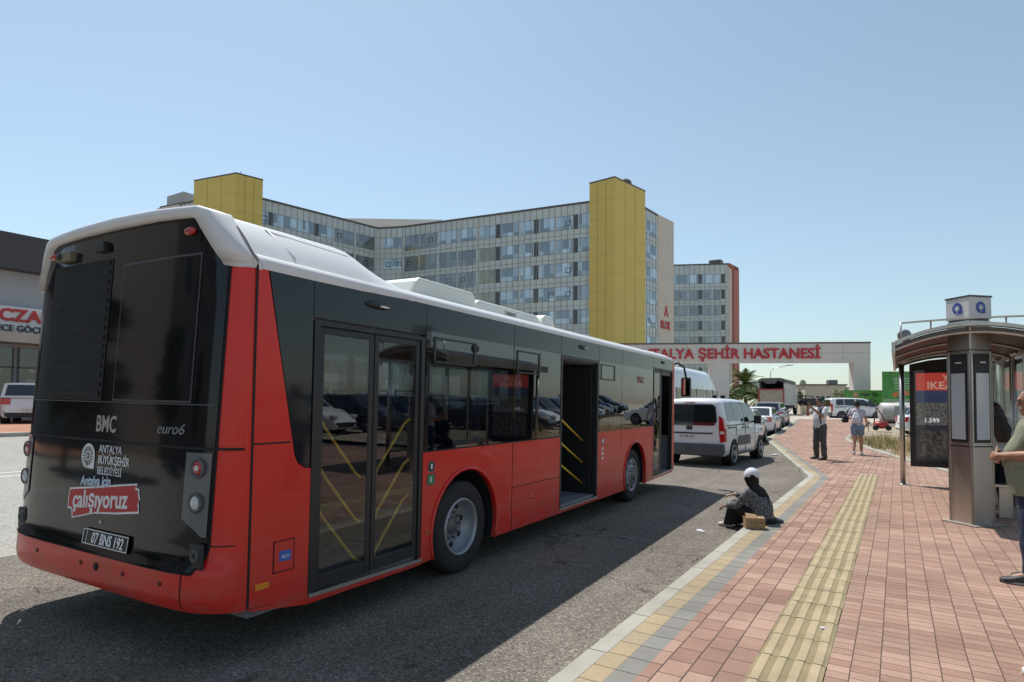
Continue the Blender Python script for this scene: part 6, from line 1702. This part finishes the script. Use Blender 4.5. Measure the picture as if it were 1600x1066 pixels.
b = Blob(); b.body([((-.33, -.02, .98), X_*.07, V3(0, .13, 0)), ((-.34, -.02, 1.05), X_*.10, V3(0, .16, 0)), ((-.31, -.02, 1.18), X_*.07, V3(0, .12, 0))]); b.fuse('pouch', M_blackc, hb_, .011, .012, 12)
mb = MB(); mb.tube([V3(-.33, .08, 1.16), V3(-.22, .03, 1.42), V3(-.30, -.1, 1.17)], .012, 6); mb.build('strap', M_blackc, hb_)

# --- seated person on the kerb
M_scarf = bpy.data.materials.new('patterned_blouse'); M_scarf.use_nodes = True
t_ = M_scarf.node_tree; b_ = t_.nodes['Principled BSDF']; b_.inputs['Roughness'].default_value = .9
tc_ = t_.nodes.new('ShaderNodeTexCoord'); vo_ = t_.nodes.new('ShaderNodeTexVoronoi'); vo_.inputs['Scale'].default_value = 38
vo_.feature = 'DISTANCE_TO_EDGE'
cr_ = t_.nodes.new('ShaderNodeValToRGB'); cr_.color_ramp.elements[0].color = (.24, .24, .25, 1); cr_.color_ramp.elements[0].position = .04; cr_.color_ramp.elements[1].color = (.02, .02, .023, 1); cr_.color_ramp.elements[1].position = .14
t_.links.new(tc_.outputs['Object'], vo_.inputs['Vector']); t_.links.new(vo_.outputs['Distance'], cr_.inputs[0]); t_.links.new(cr_.outputs[0], b_.inputs['Base Color'])
# local frame: seated on z=0 facing +Y, turned so that she faces the road
ps = thing('person', 'person in dark clothes and white cap sitting on the kerb with hands held out', 'person', (-1.47, 8.42, -.014), R_(66)); ps.scale = (.84, .84, .84)
hc = V3(-.02, .20, .655); hf = V3(.72, .70, -.12)
chest = V3(0, .10, .42)
b = Blob()
b.body([((0, .02, .03), X_*.15, V3(0, .10, 0)), ((0, .02, .12), X_*.15, V3(0, .10, 0)), ((0, .03, .25), X_*.145, V3(0, .115, 0)), ((0, .09, .38), X_*.165, V3(0, .115, 0)), ((0, .13, .48), X_*.16, V3(0, .09, 0)), ((0, .15, .53), X_*.08, V3(0, .06, 0))])
b.cone((0, .15, .50), (0, .185, .60), .052, .050); head(b, hc, hf)
arm = ((V3(-.17, .13, .46), V3(-.24, .30, .26), V3(-.22, .50, .22)), (V3(.16, .14, .46), V3(.20, .36, .33), V3(.12, .60, .36)))
for s_, e_, w_ in arm: b.cone(s_, e_, .050, .042); b.cone(e_, w_, .041, .027)
hand(b, arm[0][2], (.1, .9, -.35), (0, .3, 1), (1, 0, 0), 1.0, .5); hand(b, arm[1][2], (-.1, .95, -.25), (0, .2, 1), (-1, 0, 0), 1.0, .35)
kL, kR = V3(-.16, .38, .24), V3(.15, .42, .22)
aL, aR = V3(-.13, .52, -.04), V3(.14, .56, -.04)
legs(b, (-.09, .02, .07), kL, aL, (.09, .02, .07), kR, aR, foot=True, toeL=aL+V3(0, .1, -.03), toeR=aR+V3(0, .1, -.03))
bd = b.fuse('body', M_skin, ps, .007)
eyes(bd, hc, hf)
b = Blob()
b.body([((0, .0, .02), X_*.19, V3(0, .13, 0)), ((0, .01, .13), X_*.19, V3(0, .14, 0)), ((0, .03, .25), X_*.178, V3(0, .145, 0)), ((0, .09, .38), X_*.188, V3(0, .14, 0)), ((0, .13, .48), X_*.17, V3(0, .105, 0)), ((0, .15, .53), X_*.09, V3(0, .07, 0))])
for s_, e_, w_ in arm: b.cone(s_, e_, .068, .062); b.cone(e_, e_.lerp(w_, .75), .060, .05)
b.fuse('blouse', M_scarf, bd, .009, .016, 11, 4)
b = Blob(); b.body([((0, .0, .01), X_*.20, V3(0, .17, 0)), ((0, .03, .12), X_*.19, V3(0, .14, 0))])
legs(b, (-.09, .02, .08), kL, aL+V3(0, 0, .03), (.09, .02, .08), kR, aR+V3(0, 0, .03), (.115, .095, .085), False)
b.body([((0, .50, -.07), X_*.24, V3(0, .10, 0)), ((0, .47, .05), X_*.24, V3(0, .11, 0)), ((0, .42, .17), X_*.22, V3(0, .09, 0)), ((0, .38, .24), X_*.19, V3(0, .05, 0))])
b.fuse('skirt', M_blackc, bd, .010, .016, 9, 1)
for a in (aL, aR):
    b = Blob(); shoe(b, a, a+V3(0, .2, 0), .98); b.fuse('shoe', M_wshoe, bd, .007)
# headscarf falling over the back, cap on top
b = Blob(); b.ell(hc+V3(0, -.012, .005), (.098, .112, .115), 18); b.body([(hc+V3(0, -.02, .03), X_*.09, V3(0, .10, 0)), (hc+V3(0, -.03, -.07), X_*.095, V3(0, .09, 0)), (hc+V3(.02, -.12, -.16), X_*.13, V3(0, .08, 0)), (hc+V3(.04, -.19, -.30), X_*.13, V3(0, .07, 0)), (hc+V3(.05, -.22, -.46), X_*.12, V3(0, .055, 0))])
sc_ = b.fuse('headscarf', M_blackc, bd, .009, .010, 10, 2)
for i, v in enumerate(sc_.data.vertices):
    pass
M_cap = mat('white_cap', (.66, .66, .72), .85, var=.05)
cp = hairshape('cap', bd, hc+V3(0, -.012, .022), hf, M_cap, 1.14, .10, -.12, thick=.024)
mb = MB()
f_ = hf.normalized(); r_ = f_.cross(Z_).normalized()
mb.grid(lambda a, k: hc+V3(0, -.012, .0)+Z_*(.068-.02*k)+(r_*math.cos(a)*.098+f_*(.085+math.sin(a)*.075*1.0*k)) if k else hc+V3(0, -.012, .07)+(r_*math.cos(a)*.092+f_*.07), rng(0, math.pi, 14), [0, .5, 1])
br_ = mb.build('cap_peak', M_cap, cp); q_ = br_.modifiers.new('t', 'SOLIDIFY'); q_.thickness = .006
# opening with strap at the back of the cap
bc = hc-f_*.150+Z_*.022
mb = MB(); P = [(math.cos(a)*.046, math.sin(a)*.042) for a in rng(0, math.pi, 12)]; mb.add([bc-f_*.016+r_*p[0]+Z_*(p[1]+.0)+f_*.006*(p[1]/.03) for p in P], [tuple(range(len(P)))]); mb.build('cap_opening', M_blackc, cp)
# dark slipper lying beside her on the pavement
sl_ = Blob(); shoe(sl_, V3(0, 0, .085), V3(0, .2, .085), 1.1); o = sl_.fuse('shoe', mat('slate_slipper', (.06, .075, .085), .7), None, .008); o.parent = None
o.location = (-1.47, 8.50, 0); o.rotation_euler = (0, 0, R_(-80)); tag(o, 'dark shoe of the seated person lying on the grey pavers', 'shoe')

# --- two people sitting in the shelter
def sitter(label, loc, rz, top, bottom, hairm, longhair, k=1.0):
    p = thing('person', label, 'person', loc, rz)
    hc = V3(0, .03, 1.13*k); hf = V3(.1, 1, -.1)
    b = Blob(); b.body([((0, 0, .46), X_*.16, V3(0, .12, 0)), ((0, 0, .56), X_*.15, V3(0, .11, 0)), ((0, .0, .75), X_*.14, V3(0, .10, 0)), ((0, .0, .90), X_*.16, V3(0, .10, 0)), ((0, 0, .97), X_*.14, V3(0, .07, 0)), ((0, 0, 1.01), X_*.06, V3(0, .05, 0))])
    b.cone((0, 0, .98), (0, .02, 1.06*k), .05, .047); head(b, hc, hf, k=.95)
    ar = ((V3(-.16, 0, .93), V3(-.2, .06, .70), V3(-.10, .26, .62)), (V3(.16, 0, .93), V3(.2, .06, .70), V3(.10, .26, .62)))
    for s_, e_, w_ in ar: b.cone(s_, e_, .043, .036); b.cone(e_, w_, .035, .024); hand(b, w_, (0, .9, -.3), (0, .3, 1), (-1 if w_.x > 0 else 1, 0, 0), .95)
    a1, a2 = V3(-.1, .46, .085), V3(.1, .52, .085)
    legs(b, (-.09, .02, .52), (-.1, .44, .52), a1, (.09, .02, .52), (.1, .44, .52), a2, (.08, .056, .038), True, a1+V3(0, .1, -.04), a2+V3(0, .1, -.04))
    bd = b.fuse('body', M_skin, p, .011); eyes(bd, hc, hf, .95)
    hairshape('hair', bd, hc, hf, hairm, .97, .55, -.5, thick=.016)
    if longhair:
        b = Blob(); b.body([(hc+V3(0, -.06, .03), X_*.085, V3(0, .05, 0)), (hc+V3(0, -.08, -.12), X_*.10, V3(0, .05, 0)), (hc+V3(0, -.11, -.28), X_*.11, V3(0, .045, 0)), (hc+V3(0, -.12, -.46), X_*.07, V3(0, .03, 0))]); b.fuse('long_hair', hairm, bd, .010, .012, 12)
    b = Blob(); b.body([((0, 0, .46), X_*.18, V3(0, .14, 0)), ((0, 0, .56), X_*.168, V3(0, .128, 0)), ((0, .0, .75), X_*.158, V3(0, .118, 0)), ((0, .0, .90), X_*.176, V3(0, .118, 0)), ((0, 0, .97), X_*.155, V3(0, .085, 0)), ((0, 0, 1.005), X_*.07, V3(0, .06, 0))])
    for s_, e_, w_ in ar: b.cone(s_, s_.lerp(e_, .8), .058, .052)
    b.fuse('top', top, bd, .011, .010, 10)
    b = Blob(); legs(b, (-.09, .0, .52), (-.1, .44, .52), a1, (.09, .0, .52), (.1, .44, .52), a2, (.10, .075, .06), False); b.body([((0, -.12, .52), X_*.17, V3(0, 0, .09)), ((0, .1, .53), X_*.17, V3(0, 0, .09))]); b.fuse('trousers', bottom, bd, .011, .010, 9)
    for a in (a1, a2):
        b = Blob(); shoe(b, a, a+V3(0, .2, 0)); b.fuse('shoe', M_wshoe, bd, .009)
    return p
ws = thing('person', 'woman with long brown hair and white top standing behind the totem pillar', 'person', (1.13, 10.75, 0), R_(35))
zh = .85; hc = V3(0, .03, 1.44); hf = V3(.1, 1, -.15)
aL, aR = V3(-.09, .03, .085), V3(.09, -.06, .085)
b = Blob(); torso(b, -.012, 0, zh=zh, shw=.165); neckhead(b, zh, hc, hf, .95, .048)
ar = ((V3(-.165, 0, 1.31), V3(-.22, -.02, 1.05), V3(-.12, .22, 1.0)), (V3(.165, 0, 1.31), V3(.22, -.02, 1.05), V3(.10, .24, 1.02)))
for s_, e_, w_ in ar: b.cone(s_, e_, .042, .034); b.cone(e_, w_, .033, .023); hand(b, w_, (-.4 if w_.x > 0 else .4, .8, .1), (0, -.2, -1), (-1 if w_.x > 0 else 1, 0, 0), .9, .5)
legs(b, (-.085, 0, zh), (-.09, .03, .46), aL, (.085, 0, zh), (.09, 0, .46), aR, foot=True, toeL=aL+V3(0, .1, -.04), toeR=aR+V3(0, .1, -.04))
bd = b.fuse('body', M_skin, ws, .010); eyes(bd, hc, hf, .95)
hairshape('hair', bd, hc, hf, M_hairb, .97, .55, -.5, thick=.016)
b = Blob(); b.body([(hc+V3(0, -.06, .03), X_*.085, V3(0, .05, 0)), (hc+V3(0, -.11, -.12), X_*.11, V3(0, .055, 0)), (hc+V3(0, -.165, -.26), X_*.12, V3(0, .055, 0)), (hc+V3(0, -.17, -.42), X_*.085, V3(0, .045, 0))]); b.fuse('long_hair', M_hairb, bd, .010, .012, 12)
b = Blob(); torso(b, .012, 0, zh=zh, shw=.165); [b.cone(s_, s_.lerp(e_, .7), .060, .055) for s_, e_, w_ in ar]; b.fuse('top', M_wshirt, bd, .011, .010, 10)
b = Blob(); b.body([((0, 0, zh-.12), X_*.165, V3(0, .125, 0)), ((0, 0, zh+.05), X_*.155, V3(0, .12, 0))]); legs(b, (-.085, 0, zh), (-.09, .03, .46), aL, (.085, 0, zh), (.09, 0, .46), aR, (.1, .072, .06), False); b.fuse('trousers', M_blackc, bd, .011, .01, 9)
for a in (aL, aR):
    b = Blob(); shoe(b, a, a+V3(0, .2, 0)); b.fuse('shoe', M_wshoe, bd, .008)
sitter('person in navy top sitting on the shelter bench beyond the long haired woman', (1.34, 11.5, 0), R_(128), M_denimd, M_blackc, M_hair, False)
